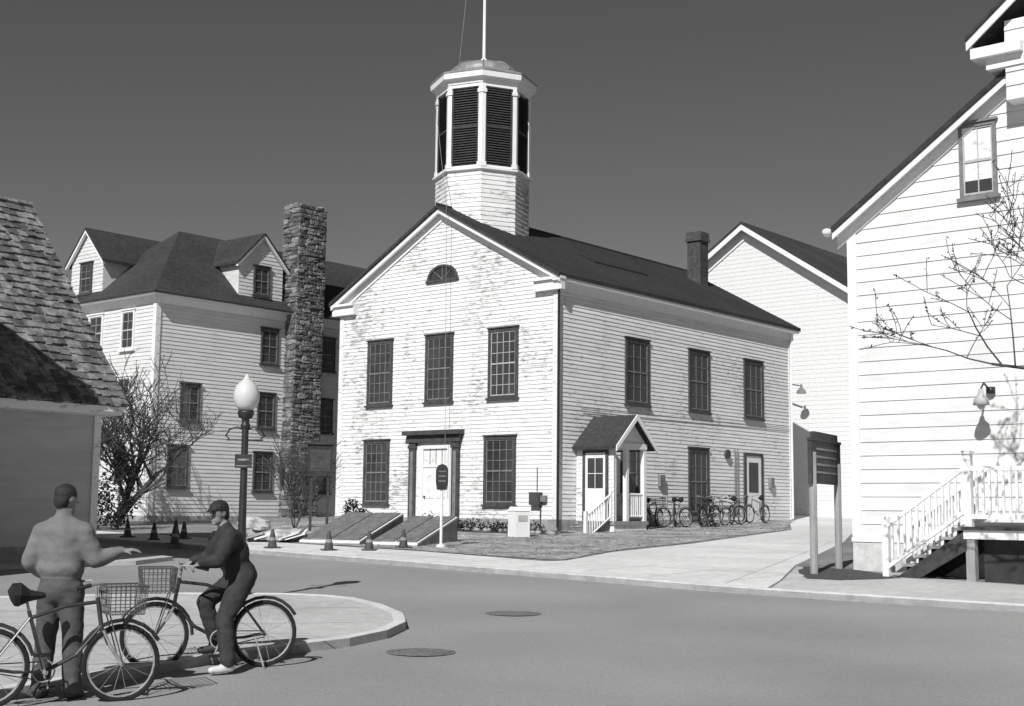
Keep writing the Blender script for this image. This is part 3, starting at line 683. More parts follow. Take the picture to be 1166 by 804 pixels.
# ---------------------------------------------------------------- left background house
def left_building():
    e=empty('white_dormered_house',(-12.49,45.95,0),ANG)
    W=5.75;D=16;ze=9.5;ov=.4
    F=(Vector((0,0,0)),Y,-X);Sd=(Vector((0,0,0)),X,-Y)
    mb=MB()
    mb.box(0,D,0,W,.9,ze-.08,'clap_lb');mb.build('wall_core',e)
    mb=MB();siding(mb,F,1.7,ze-.25,.14,lambda z:(0,W),'clap_lb');siding(mb,Sd,1.7,ze-.25,.14,lambda z:(0,D),'clap_lb')
    mb.fbox(F,-.03,W,.8,1.7,.002,.03,'found');mb.fbox(Sd,0,D,.8,1.7,.002,.03,'found')
    mb.build('siding',e)
    mb=MB()
    mb.fbox(F,-.03,.15,1.7,ze-.3,0,.045,'whiteold');mb.fbox(Sd,-.048,.15,1.7,ze-.3,0,.05,'whiteold')
    mb.fbox(F,-.05,W,ze-.35,ze-.1,0,.06,'white');mb.fbox(Sd,-.06,D,ze-.35,ze-.1,0,.064,'white')
    mb.box(-ov+.03,D+ov,-ov+.03,W+ov,ze-.1,ze-.02,'white')
    mb.build('trim',e)
    mb=MB()
    h=W/2+ov;zr=ze+3.05
    A=(-ov,-ov,ze);B=(D+ov,-ov,ze);Cc=(D+ov,W+ov,ze);Dd=(-ov,W+ov,ze);R1=(-ov+h,W/2,zr);R2=(D+ov,W/2,zr)
    mb.face([A,B,R2,R1],'roof');mb.face([A,R1,Dd],'roof');mb.face([Dd,R1,R2,Cc],'roof')
    th=.07
    for p,q in ((A,B),(Dd,A)): mb.face([(p[0],p[1],p[2]-th),(q[0],q[1],q[2]-th),q,p],'roofedge')
    mb.face([B,Cc,R2],'clap_lb')
    mb.build('roof',e)
    mb=MB()
    for (s0,s1,z0,z1) in ((3.22,4.13,7.64,9.0),(1.24,2.05,7.59,9.0),(1.34,2.14,5.31,6.61),(3.3,4.1,5.31,6.61),(1.4,2.2,2.7,4.1),(3.4,4.2,2.7,4.1)): window(mb,F,s0,s1,z0,z1,case='white',mun='muntinw',nx=2,nz=4,cw=.07,mw=.008)
    for (s0,s1,z0,z1) in ((4.66,5.50,7.42,8.76),(7.57,8.42,7.42,8.72),(4.59,5.42,4.97,6.3),(7.53,8.36,4.97,6.28),(4.48,5.38,2.62,4.07),(7.5,8.3,2.62,4.07),(1.11,1.95,5.05,6.38),(.66,1.54,2.71,4.16),(10.5,11.3,7.4,8.7)): window(mb,Sd,s0,s1,z0,z1,case='darktrim',mun='muntin',nx=2,nz=4,cw=.06,mw=.009)
    mb.build('windows',e)
    def dormer(fr,c,w,zb,zt,zp,depth,k,wz0,wz1):
        mb=MB();O,u,n=fr;P=lambda a,z,o:O+u*a+n*o+Vector((0,0,z))
        s0,s1=c-w/2,c+w/2
        mb.hexa([P(s0,zb,-depth),P(s1,zb,-depth),P(s1,zb,-.05),P(s0,zb,-.05),P(s0,zt,-depth),P(s1,zt,-depth),P(s1,zt,-.05),P(s0,zt,-.05)],k)
        mb.face([P(s0,zt,-.05),P(s1,zt,-.05),P(c,zp-.08,-.05)],k)
        siding(mb,(O+n*-.05,u,n),zb,zp-.12,.14,lambda z:(s0,s1) if z<zt else (c-(w/2)*(zp-.1-z)/(zp-.1-zt),c+(w/2)*(zp-.1-z)/(zp-.1-zt)),k,.02)
        g_=(zp-zt)/(w/2);e_=.22
        for sg in (-1,1):
            a=[P(c,zp,-depth-.9),P(c,zp,.15),P(c+sg*(w/2+e_),zt-g_*e_,.15),P(c+sg*(w/2+e_),zt-g_*e_,-depth-.9)]
            d=Vector((0,0,-.09));mb.hexa([p+d for p in a]+a,'roof')
            a=[P(c,zp-.1,.02),P(c,zp-.1,.13),P(c+sg*(w/2+e_-.03),zt-g_*e_-.08,.13),P(c+sg*(w/2+e_-.03),zt-g_*e_-.08,.02)]
            d=Vector((0,0,-.10));mb.hexa([p+d for p in a]+a,'white')
        window(mb,(O+n*-.04,u,n),c-.38,c+.38,wz0,wz1,case='darktrim',mun='muntin',nx=2,nz=4,cw=.06,mw=.009)
        mb.build('dormer',e)
    dormer(Sd,4.62,2.1,9.3,11.35,12.4,3.0,'clap_lb',10.0,11.1)
    dormer(F,4.55,2.1,9.3,11.3,12.4,3.4,'clap_lb',9.9,11.05)
    mb=MB()
    mb.box(4,12,W+.1,14,.9,9.3,'clap_lb')
    mb.face([(3.6,W-.2,9.3),(8,W-.2,12.4),(8,14.4,12.4),(3.6,14.4,9.3)],'roof');mb.face([(12.4,W-.2,9.3),(8,W-.2,12.4),(8,14.4,12.4),(12.4,14.4,9.3)],'roof')
    mb.face([(4,W-.1,9.3),(12,W-.1,9.3),(8,W-.1,12.3)],'clap_lb')
    mb.build('rear_wing',e)
    mb=MB();random.seed(3)
    z=.8
    sk=lambda:random.choice(('stone','stone','stone2','stone3','stone2','stone'))
    while z<13.7:
        hh=random.uniform(.09,.21);z2=min(z+hh,13.8);t=(z-1)/12.7
        x0=5.80+.16*t;x1=7.28+.08*t;fy=-.5
        def course(fr,L):
            x=0
            while x<L-.03:
                w=random.uniform(.14,.46);x2=min(x+w,L)
                if L-x2<.10: x2=L
                dz=random.uniform(-.02,.02);dz2=random.uniform(-.02,.02)
                mb.stone(fr,x+.003,x2-.003,z+.002+dz,z2-.002+dz2,-.06,random.uniform(.015,.07),sk());x=x2
        course((Vector((x0,fy,0)),X,-Y),x1-x0)
        course((Vector((x0,fy,0)),Y,-X),.9)
        course((Vector((x1,fy,0)),Y,X),.9)
        z=z2
    for i in range(14):
        za=.8+i*.925;t=i/13;mb.box(5.80+.16*t,7.28+.08*t,-.5,.4,za,za+.924,'mortar')
    for i in range(10): 
        cx=6.05+i*.13;mb.ell((cx,random.uniform(-.4,.2),13.76),(.14,.2,.05),sk(),8,5,.15)
    mb.build('stone_chimney',e)
left_building()

# ---------------------------------------------------------------- near left cottage
def near_left():
    e=empty('shake_roof_cottage',(-8.67,27.97,0),ANG)
    mb=MB();L0=-9;A1=-.05;RE=.16
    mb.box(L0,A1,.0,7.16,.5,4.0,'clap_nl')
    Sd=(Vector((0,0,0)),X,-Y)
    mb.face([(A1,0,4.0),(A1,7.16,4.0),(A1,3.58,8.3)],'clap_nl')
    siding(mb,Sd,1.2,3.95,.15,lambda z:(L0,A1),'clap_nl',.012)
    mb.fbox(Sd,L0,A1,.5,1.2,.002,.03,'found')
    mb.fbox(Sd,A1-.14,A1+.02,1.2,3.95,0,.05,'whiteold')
    mb.build('walls',e)
    mb=MB()
    b0,z0,br,zr=-.66,4.11,3.58,8.97
    roofslab(mb,(L0,b0,z0),(RE,b0,z0),(RE,br,zr),(L0,br,zr),.14,'shakeunder')
    roofslab(mb,(L0,7.82,z0),(L0,br,zr),(RE,br,zr),(RE,7.82,z0),.14,'shake')
    n=27;ln=math.hypot(br-b0,zr-z0);ub=Vector((0,(br-b0)/ln,(zr-z0)/ln));nn=Vector((0,-ub.z,ub.y))
    random.seed(11)
    for i in range(n):
        d0=ln*i/n-.03;d1_=ln*(i+1)/n+.02
        x=L0
        while x<RE+.02:
            w=random.uniform(.1,.26);x2=min(x+w,RE+.04);j=random.uniform(-.05,.03);h=random.uniform(.035,.08)
            O=Vector((0,b0,z0+.004))
            P=lambda xx,dd,hh:O+ub*dd+nn*hh+X*xx
            mb.hexa([P(x+.008,d0+j,.0),P(x2-.008,d0+j,.0),P(x2-.008,d1_,.0),P(x+.008,d1_,.0),P(x+.006,d0+j,h),P(x2-.006,d0+j,h*random.uniform(.8,1.1)),P(x2-.006,d1_,.012),P(x+.006,d1_,.012)],'shake' if random.random()<.72 else 'shake2')
            x=x2
    mb.tube([(L0,br,zr+.03),(RE,br,zr+.03)],.09,6,'shake')
    mb.fbox((Vector((0,b0,0)),X,-Y),L0,RE,3.97,4.08,-.05,.01,'whiteold')
    mb.box(L0,RE-.1,b0+.03,0,3.9,3.97,'whiteold')
    mb.hexa([(RE-.03,b0,z0-.26),(RE-.004,b0,z0-.26),(RE-.004,br,zr-.26),(RE-.03,br,zr-.26),(RE-.03,b0,z0-.145),(RE-.004,b0,z0-.145),(RE-.004,br,zr-.145),(RE-.03,br,zr-.145)],'whiteold')
    mb.build('roof',e)
    mb=MB()
    mb.box(-9,-4.3,-2.4,0,.3,6.6,'clap_nl')  # unseen wing, added and sized to throw shadow on the cottage wall and roof
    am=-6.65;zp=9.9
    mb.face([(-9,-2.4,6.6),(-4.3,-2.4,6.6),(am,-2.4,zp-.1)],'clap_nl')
    roofslab(mb,(-4.05,-2.7,6.4),(am,-2.7,zp),(am,3.5,zp),(-4.05,3.5,6.4),.12,'shake')
    roofslab(mb,(-9.25,-2.7,6.4),(-9.25,3.5,6.4),(am,3.5,zp),(am,-2.7,zp),.12,'shake')
    window(mb,(Vector((0,-2.4,0)),X,-Y),-7.3,-6,2,4,case='white',mun='muntinw',nx=2,nz=4)
    mb.build('shadow_wing',e)
near_left()

# ---------------------------------------------------------------- right house
def right_building():
    e=empty('white_gabled_house',(6.87,26.61,0),ANG)
    F=(Vector((0,0,0)),-Y,-X)
    Wd=10.0;sl=.71;ec=7.86;dep=10
    mb=MB();zp=ec+sl*Wd/2
    for a in (0,dep):
        mb.face([(a,0,.4),(a,-Wd,.4),(a,-Wd,ec),(a,-Wd/2,zp),(a,0,ec)],'clap_rb')
    mb.face([(0,0,.4),(dep,0,.4),(dep,0,ec),(0,0,ec)],'clap_rb');mb.face([(0,-Wd,.4),(dep,-Wd,.4),(dep,-Wd,ec),(0,-Wd,ec)],'clap_rb')
    mb.build('wall_core',e)
    mb=MB()
    def rng(z):
        if z<=ec: return (0,Wd)
        t=(z-ec)/sl;return (t,Wd-t)
    siding(mb,F,1.56,zp-.1,.27,rng,'clap_rb',.022)
    mb.fbox(F,-.01,Wd,.4,1.56,.002,.05,'foundw')
    mb.fbox(F,-.02,.17,1.56,ec-.05,0,.05,'white');mb.fbox(F,-.03,Wd,1.48,1.56,.051,.07,'white')
    mb.build('siding',e)
    mb=MB()
    e0=-.22
    zt=lambda s:ec+.12+sl*s
    q=lambda s,z,o:(-o,-s,z)
    for s0,s1 in ((e0,Wd/2),(Wd-e0,Wd/2)):
        z0=zt(e0);z1=zt(Wd/2)
        mb.hexa([q(s0,z0-.10,.34),q(s1,z1-.10,.34),q(s1,z1-.10,-dep-.3),q(s0,z0-.10,-dep-.3),q(s0,z0+.02,.34),q(s1,z1+.02,.34),q(s1,z1+.02,-dep-.3),q(s0,z0+.02,-dep-.3)],'roof')
        mb.hexa([q(s0,z0-.40,.0),q(s1,z1-.40,.0),q(s1,z1-.40,.06),q(s0,z0-.40,.06),q(s0,z0-.102,.0),q(s1,z1-.102,.0),q(s1,z1-.102,.06),q(s0,z0-.102,.06)],'white')
        mb.hexa([q(s0,z0-.24,.27),q(s1,z1-.24,.27),q(s1,z1-.24,.30),q(s0,z0-.24,.30),q(s0,z0-.102,.27),q(s1,z1-.102,.27),q(s1,z1-.102,.30),q(s0,z0-.102,.30)],'white')
        mb.hexa([q(s0,z0-.16,.061),q(s1,z1-.16,.061),q(s1,z1-.16,.269),q(s0,z0-.16,.269),q(s0,z0-.105,.061),q(s1,z1-.105,.061),q(s1,z1-.105,.269),q(s0,z0-.105,.269)],'white')
    mb.fbox(F,3.45,6.6,9.75,11.3,.032,.45,'white')
    siding(mb,(Vector((-.45,0,0)),-Y,-X),9.75,11.2,.27,lambda z:(3.45,6.6),'clap_rb')
    for s0,s1 in ((2.80,5.0),(7.2,5.0)):
        z0=11.05;z1=12.85
        mb.hexa([q(s0,z0-.08,.75),q(s1,z1-.08,.75),q(s1,z1-.08,-3),q(s0,z0-.08,-3),q(s0,z0,.75),q(s1,z1,.75),q(s1,z1,-3),q(s0,z0,-3)],'roof')
        mb.hexa([q(s0,z0-.26,.66),q(s1,z1-.26,.66),q(s1,z1-.26,.7),q(s0,z0-.26,.7),q(s0,z0-.082,.66),q(s1,z1-.082,.66),q(s1,z1-.082,.7),q(s0,z0-.082,.7)],'white')
    mb.fbox(F,2.86,3.8,10.62,10.82,.0,.65,'white');mb.fbox(F,3.1,3.8,10.40,10.618,.0,.5,'white')
    mb.build('roof',e)
    mb=MB()
    window(mb,F,2.36,3.08,8.1,9.55,case='muntin',mun='muntinw',nx=2,nz=2,cw=.07,shade=.75)
    mb.build('window',e)
    mb=MB();o1=1.2;zp_=1.82;sb=1.25;st=2.72
    mb.fbox(F,st-.05,6.5,zp_-.22,zp_-.06,.05,o1,'white');mb.fbox(F,st-.08,6.5,zp_-.058,zp_,.05,o1+.05,'wooddark')
    for s0 in (st-.02,4.6,6.3): mb.fbox(F,s0,s0+.16,.4,zp_-.22,o1-.18,o1-.02,'wood')
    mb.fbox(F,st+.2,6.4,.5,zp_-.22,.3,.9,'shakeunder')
    n=6
    for i in range(n):
        s0=sb+(st-sb)*i/n+.02;z1=.8+(zp_-.8)*(i+1)/n-.02
        mb.fbox(F,s0-.03,s0+.27,z1-.05,z1,.12,o1-.08,'wood')
        mb.fbox(F,s0+.02,s0+.04,z1-.2,z1-.051,.13,o1-.09,'wooddark')
    for o in (.08,o1-.06):
        P=lambda s,z,oo:Vector((-oo,-s,z))
        mb.hexa([P(sb-.05,.5,o),P(st,1.4,o),P(st,1.4,o+.05),P(sb-.05,.5,o+.05),P(sb-.05,.74,o),P(st,zp_-.05,o),P(st,zp_-.05,o+.05),P(sb-.05,.74,o+.05)],'wooddark')
        mb.fbox(F,sb-.12,sb-.0,.5,1.98,o-.03,o+.08,'white')
        for (dz) in (.25,1.02):
            mb.hexa([P(sb,.78+dz,o),P(st,zp_+dz,o),P(st,zp_+dz,o+.06),P(sb,.78+dz,o+.06),P(sb,.86+dz,o),P(st,zp_+.08+dz,o),P(st,zp_+.08+dz,o+.06),P(sb,.86+dz,o+.06)],'white')
        m_=12
        for i in range(m_):
            t=(i+.5)/m_;s=sb+(st-sb)*t;z=.82+(zp_-.82)*t
            mb.fbox(F,s-.018,s+.018,z+.3,z+1.0,o+.01,o+.05,'white')
    mb.fbox(F,st-.02,st+.12,zp_,zp_+1.3,o1-.1,o1+.04,'white');mb.fbox(F,st-.05,st+.15,zp_+1.302,zp_+1.36,o1-.13,o1+.07,'white')
    for dz in (.14,1.0): mb.fbox(F,st+.12,6.4,zp_+dz,zp_+dz+.08,o1-.06,o1,'white')
    for i in range(30):
        s=st+.2+i*.12;mb.fbox(F,s-.02,s+.02,zp_+.221,zp_+1.0,o1-.05,o1-.01,'white')
    mb.build('porch_stairs',e)
    mb=MB()
    c=Vector((-.06,-2.83,4.35));mb.tube([c,c+Vector((-.35,0,.12)),c+Vector((-.5,0,0))],.02,6,'iron')
    mb.lathe((-.56,-2.83,4.05),[(.15,0),(.13,.1),(.06,.2),(.04,.3)],14,'muntinw');mb.ell((-.56,-2.83,4.05),(.08,.08,.09),'globe')
    mb.lathe((-.06,-2.83,4.3),[(.09,0),(.09,.12)],8,'iron')
    mb.tube([(.1,.1,7.75),(-.15,.35,7.8)],.02,5,'white');mb.ell((-.18,.38,7.76),(.16,.1,.09),'white')
    mb.build('wall_lamps',e,smooth=True)
right_building()

# ---------------------------------------------------------------- rear gabled building
def rear_building():
    e=empty('white_brick_hall',C0+D1*20.47,ANG)
    c=4.82;hw=6.8;sl=.665;zp=15.35;ec=zp-sl*hw;dep=18
    mb=MB()
    for a in (0,dep): mb.face([(a,c-hw,.9),(a,c+hw,.9),(a,c+hw,ec),(a,c,zp),(a,c-hw,ec)],'clap_rear')
    for b in (c-hw,c+hw): mb.face([(0,b,.9),(dep,b,.9),(dep,b,ec),(0,b,ec)],'clap_rear')
    F=(Vector((0,0,0)),Y,-X)
    def rng(z):
        if z<=ec: return (c-hw,c+hw)
        t=(zp-z)/sl;return (c-t,c+t)
    z=1.6
    while z<zp-.5:
        a0,a1=rng(z+.19);mb.fbox(F,a0,a1,z,z+.185,.001,.012,'clap_rear');z+=.2
    mb.build('walls',e)
    mb=MB()
    for sg in (1,-1):
        q=lambda t,o,dz:Vector((-o,c+sg*t,zp+.12-sl*t+dz))
        T=hw+.5
        mb.hexa([q(0,.5,-.14),q(T,.5,-.14),q(T,-dep-.4,-.14),q(0,-dep-.4,-.14),q(0,.5,0),q(T,.5,0),q(T,-dep-.4,0),q(0,-dep-.4,0)],'roof')
        mb.hexa([q(0,.0,-.75),q(T,.0,-.75),q(T,.08,-.75),q(0,.08,-.75),q(0,.0,-.142),q(T,.0,-.142),q(T,.08,-.142),q(0,.08,-.142)],'white')
        mb.hexa([q(0,.44,-.4),q(T,.44,-.4),q(T,.49,-.4),q(0,.49,-.4),q(0,.44,-.142),q(T,.44,-.142),q(T,.49,-.142),q(0,.49,-.142)],'white')
    mb.build('roof',e)
    mb=MB()
    mb.tube([(-.02,2.6,7.6),(-.9,2.4,7.75),(-1.0,1.7,7.6)],.035,6,'muntin')
    mb.lathe((-1.0,1.6,7.25),[(.22,0),(.18,.14),(.06,.25),(.05,.4)],12,'muntin')
    mb.tube([(-.03,2.75,6.6),(-.03,2.75,8.0)],.03,5,'muntin')
    mb.build('wall_lamp',e)
rear_building()

# ---------------------------------------------------------------- trees
def tree(name,base,height,spread,trunk_r,seed,lean=(0,0),stems=1,buds=False,levels=5,k='bark',kt='twig',dens=1.0,rmin=.004,rf=(.45,.62),up=0.0,l0=.42):
    rnd=random.Random(seed);mb=MB()
    def grow(p,d,L,r,lev):
        n=4 if lev<2 else 3
        pts=[p.copy()];rad=[max(r,rmin)];q=p.copy();dd=d.copy()
        for i in range(n):
            dd=(dd+Vector((rnd.uniform(-1,1),rnd.uniform(-1,1),rnd.uniform(-.5,.8)+up))*.19).normalized()
            q=q+dd*(L/n);pts.append(q.copy());rad.append(max(rmin,r*(1-.45*(i+1)/n) if lev<levels else r*(1-.8*(i+1)/n)))
        mb.tube(pts,rad,7 if lev==0 else (5 if lev<3 else 3),k if lev<3 else kt,cap=False)
        if buds and lev>=levels-1:
            for a in range(6 if lev==levels else 3):
                t=rnd.uniform(.3,1)*n;i=min(int(t),n-1);c=pts[i].lerp(pts[i+1],t-i);s_=rnd.uniform(.018,.04)
                c=c+Vector((rnd.uniform(-1,1),rnd.uniform(-1,1),rnd.uniform(-.3,1)))*.03
                a1=Vector((rnd.uniform(-1,1),rnd.uniform(-1,1),rnd.uniform(-1,1))).normalized();a2=a1.orthogonal().normalized()
                mb.face([c-a1*s_,c+a2*s_*.6,c+a1*s_,c-a2*s_*.6],'bud')
        if lev>=levels: return
        m=max(2,int(rnd.choice((3,4,4,5))*dens)) if lev>0 else int(6*dens)
        for j in range(m):
            t=rnd.uniform(.35,1.0) if j<m-1 else 1.0
            t*=n;i=min(int(t),n-1);c=pts[i].lerp(pts[i+1],t-i)
            ax=Vector((rnd.uniform(-1,1),rnd.uniform(-1,1),rnd.uniform(-.15,.55)))
            nd=(dd*.75+ax.normalized()*spread).normalized()
            grow(c,nd,L*rnd.uniform(.55,.8),rad[i]*rnd.uniform(*rf),lev+1)
    for s_ in range(stems):
        a=rnd.uniform(0,6.28)
        d=Vector((lean[0]+(.35*math.cos(a) if stems>1 else 0),lean[1]+(.35*math.sin(a) if stems>1 else 0),1)).normalized()
        grow(Vector((0,0,-.1)),d,height*l0,trunk_r*(1 if stems==1 else rnd.uniform(.6,1)),0)
    o=mb.build(name,recalc=False,smooth=True);o.location=base
    return o
tree('bare_tree',(9.7,18.8,gz(18.8)+.1),6.9,.95,.17,5,lean=(-.16,0),buds=True,levels=5,dens=1.1,rmin=.0065,rf=(.55,.70))
tree('bare_tree',(-12.6,42.3,gz(42.3)+.1),6.2,.85,.15,21,lean=(.3,-.1),stems=3,levels=4,rmin=.010,rf=(.5,.66),l0=.36)
tree('bare_tree',(-13.9,41.0,gz(41)+.1),5.2,.85,.12,33,lean=(.15,0),stems=2,levels=4,rmin=.010,rf=(.5,.66),l0=.36)
tree('bare_shrub',(-6.7,41.5,gz(41.5)+.1),3.2,.5,.03,8,stems=6,levels=3,rmin=.007)
def distant():
    rnd=random.Random(4)
    t=tree('distant_trees',(0,0,0),9.2,.75,.2,77,levels=4,rmin=.016,kt='twigfar',k='twigfar')
    me=t.data;bpy.data.objects.remove(t)
    n=len(me.vertices);co=np.empty(n*3);me.vertices.foreach_get('co',co);co=co.reshape(-1,3)
    fs=[tuple(p.vertices) for p in me.polygons];V_=[];F_=[]
    for i in range(15):
        x=-52+i*3.2+rnd.uniform(-1,1);y=72+rnd.uniform(-4,6);s=rnd.uniform(.95,1.3);a=rnd.uniform(0,6.28)
        R_=np.array([[math.cos(a),-math.sin(a),0],[math.sin(a),math.cos(a),0],[0,0,1]])
        off=len(V_)
        V_.extend(map(tuple,(co*s)@R_.T+np.array([x,y,2.2])));F_.extend(tuple(q+off for q in f) for f in fs)
    out=bpy.data.meshes.new('distant_trees');out.from_pydata(V_,[],F_);out.materials.append(M['twigfar'])
    o=bpy.data.objects.new('distant_trees',out);COL.objects.link(o)
distant()
def leafy(name,base,blobs,n,size,seed,k='leaf'):
    rnd=random.Random(seed);mb=MB()
    for (c,r) in blobs:
        for i in range(n):
            v=Vector((rnd.gauss(0,1),rnd.gauss(0,1),rnd.gauss(0,1))).normalized()*rnd.uniform(.55,1.05)
            p=Vector((c[0]+v.x*r[0],c[1]+v.y*r[1],max(.02,c[2]+v.z*r[2])))
            a=Vector((rnd.uniform(-1,1),rnd.uniform(-1,1),rnd.uniform(-1,1))).normalized();b=a.orthogonal().normalized()
            s=size*rnd.uniform(.6,1.3);mb.face([p-a*s,p-b*s*.5,p+a*s,p+b*s*.5],k)
        mb.tube([(c[0],c[1],0),(c[0],c[1],c[2])],.04,5,'bark')
    o=mb.build(name,recalc=False);o.location=base;return o
leafy('evergreen_shrub',(-12.6,39.5,gz(39.5)+.1),[((0,0,.7),(.8,.7,.8)),((.9,.3,1.1),(.6,.6,1.2)),((-1,.2,.9),(.8,.6,1.0))],800,.06,2)
leafy('low_plants',(0,41.2,gz(41.2)+.1),[((-1.9,1.7,.15),(.4,.35,.3)),((-1.2,1.1,.15),(.45,.35,.28)),((-.5,.5,.12),(.4,.3,.25)),((.2,-.1,.15),(.35,.3,.3)),((.75,-.6,.12),(.3,.3,.25)),((-2.6,2.2,.2),(.4,.35,.4)),((-1.4,.2,.1),(.5,.4,.2)),((-.2,-.6,.1),(.5,.4,.2))],260,.04,3)
leafy('evergreen_shrub',(-5.3,44.5,gz(44.5)+.1),[((0,0,.4),(.3,.3,.5)),((.4,-.4,.25),(.35,.35,.3))],500,.05,5)
mb=MB();rnd=random.Random(9)
def inpoly(x,y,P):
    c=False;j=len(P)-1
    for i in range(len(P)):
        if (P[i][1]>y)!=(P[j][1]>y) and x<(P[j][0]-P[i][0])*(y-P[i][1])/(P[j][1]-P[i][1])+P[i][0]: c=not c
        j=i
    return c
GP=[(-2.05,31.2),(-.3,29.5),(.9,28.5),(1.2,28.7),(2.35,31.8),(4.7,35.7),(9.2,44.6),(10.6,50.5),(1.45,41.5),(-6.2,47.5),(-8,45.5),(-9,40.0),(-5.9,34.3)]
cnt=0
while cnt<1500:
    x=rnd.uniform(-9,11);y=rnd.uniform(28,51)
    if not inpoly(x,y,GP): continue
    cnt+=1;z=S*y+.112;h=rnd.uniform(.015,.04);a=rnd.uniform(0,6.28);dx,dy=math.cos(a)*.03,math.sin(a)*.03
    l=rnd.uniform(-.04,.04)
    mb.face([(x-dx,y-dy,z),(x+dx,y+dy,z),(x+l,y+l,z+h)],'grass' if rnd.random()<.85 else 'mulch')
mb.build('grass_tufts',recalc=False)
mb=MB()
for i in range(26):
    t=i/25;p=Vector((1.3,39.3,0)).lerp(Vector((-3.8,43.3,0)),t)
    if i%5==4: continue
    mb.ell((p.x+random.uniform(-.08,.08),p.y+random.uniform(-.1,.1),gz(p.y)+.15),(random.uniform(.08,.15),random.uniform(.08,.13),random.uniform(.06,.1)),'found',8,5,.15)
mb.build('border_stones',smooth=True)

# ---------------------------------------------------------------- street lamp
def street_lamp(x,y):
    z=gz(y)+.10;mb=MB();t=3.25
    mb.lathe((0,0,0),[(.17,0),(.17,.12),(.13,.16),(.12,.45),(.09,.5),(.08,.62),(.066,.66),(.056,1.6),(.052,t-.75),(.075,t-.73),(.075,t-.69),(.055,t-.65),(.06,t-.6),(.11,t-.57),(.13,t-.50),(.12,t-.47)],14,'iron')
    mb.lathe((0,0,0),[(.10,t-.47),(.16,t-.40),(.20,t-.30),(.20,t-.2),(.165,t-.09),(.10,t-.02),(.05,t+.02),(.03,t+.07),(.012,t+.10)],18,'globe')
    for sg in (-1,1):
        pts=[(0,0,t-.78),(sg*.12,0,t-.72),(sg*.24,0,t-.76),(sg*.30,0,t-.86),(sg*.24,0,t-.9)]
        mb.tube(pts,.014,6,'iron')
    mb.tube([(-.28,0,t-.92),(.28,0,t-.92)],.012,6,'iron')
    mb.box(-.13,.13,-.075,-.06,t-1.35,t-1.14,'signface');mb.box(-.11,.11,-.078,-.0755,t-1.33,t-1.31,'muntin');mb.box(-.09,.09,-.078,-.0755,t-1.25,t-1.21,'muntin')
    o=mb.build('street_lamp',smooth=False);o.location=(x,y,z)
    for p in o.data.polygons:
        if len(p.vertices)==4 and p.area<.02: p.use_smooth=True
street_lamp(-4.08,20.3)

# ---------------------------------------------------------------- signs etc
def info_sign():
    mb=MB();A=Vector((5.78,25.4,0));B=Vector((6.62,26.9,0))
    for p,t in ((A,2.42),(B,2.2)):
        mb.tube([(p.x,p.y,gz(p.y)-.1),(p.x,p.y,gz(p.y)+t)],.075,8,'wood')
    u=(B-A).normalized();n=Vector((u.y,-u.x,0));fr=(A-u*.15+n*.0,u,n)
    L=(B-A).length+.3
    mb.fbox(fr,0,L,2.60,3.42,-.05,.03,'wooddark')
    mb.fbox(fr,-.02,L+.02,3.421,3.47,-.06,.045,'wooddark')
    mb.fbox(fr,.2,L-.2,3.47,3.6,-.05,.03,'wooddark')
    for i in range(4): mb.fbox(fr,.3,L-.3,2.8+i*.15,2.84+i*.15,.031,.036,'bikepaint2')
    mb.build('information_sign')
info_sign()
def small_sign():
    mb=MB();x,y=-1.69,32.7;z=gz(y)+.1
    mb.tube([(0,0,0),(0,0,1.5)],.035,8,'whiteold');mb.lathe((0,0,0),[(.12,0),(.12,.05),(.04,.08)],10,'whiteold')
    pr=[(-.12,1.40),(.12,1.40),(.15,1.6),(.15,1.9),(.1,2.0),(0,2.04),(-.1,2.0),(-.15,1.9),(-.15,1.6)]
    f=[(a,-.05,b) for a,b in pr];b_=[(a,.03,b) for a,b in pr]
    mb.face(f,'signface');mb.face(b_[::-1],'signface')
    for i in range(len(pr)): j=(i+1)%len(pr);mb.face([f[i],f[j],b_[j],b_[i]],'wooddark')
    for i in range(3): mb.box(-.09,.09,-.053,-.0505,1.6+i*.12,1.63+i*.12,'muntin')
    o=mb.build('heritage_plaque_sign');o.location=(x,y,z);o.rotation_euler=(0,0,.15)
small_sign()
def dark_sign():
    mb=MB();x,y=-5.75,40.0;z=gz(y)+.1
    for sx in (-.25,.25): mb.box(sx-.04,sx+.04,-.04,.04,0,2.75,'wooddark')
    mb.box(-.38,.38,-.07,.05,1.65,2.6,'signface')
    mb.box(-.44,.44,-.12,.09,2.601,2.66,'wooddark')
    mb.box(-.3,.3,-.075,-.071,1.8,2.45,'darktrim')
    for i in range(5): mb.box(-.24,.24,-.079,-.0755,1.88+i*.11,1.90+i*.11,'darktrim')
    o=mb.build('notice_board');o.location=(x,y,z);o.rotation_euler=(0,0,.2)
dark_sign()
for (x,y) in ((-9.2,34.5),(-9.12,36.4),(-8.22,32.75),(-5.62,31.6),(-4.20,30.98),(-3.28,31.13),(-2.57,32.23),(-10.2,35.6),(-8.6,35.2)):
    mb=MB()
    mb.box(-.15,.15,-.15,.15,0,.03,'cone');mb.lathe((0,0,0),[(.11,.03),(.085,.18)],14,'cone');mb.lathe((0,0,0),[(.085,.18),(.07,.25)],14,'band');mb.lathe((0,0,0),[(.07,.25),(.03,.44),(.02,.44)],14,'cone')
    o=mb.build('traffic_cone');o.location=(x,y,gz(y)+.11);o.rotation_euler=(0,0,x)
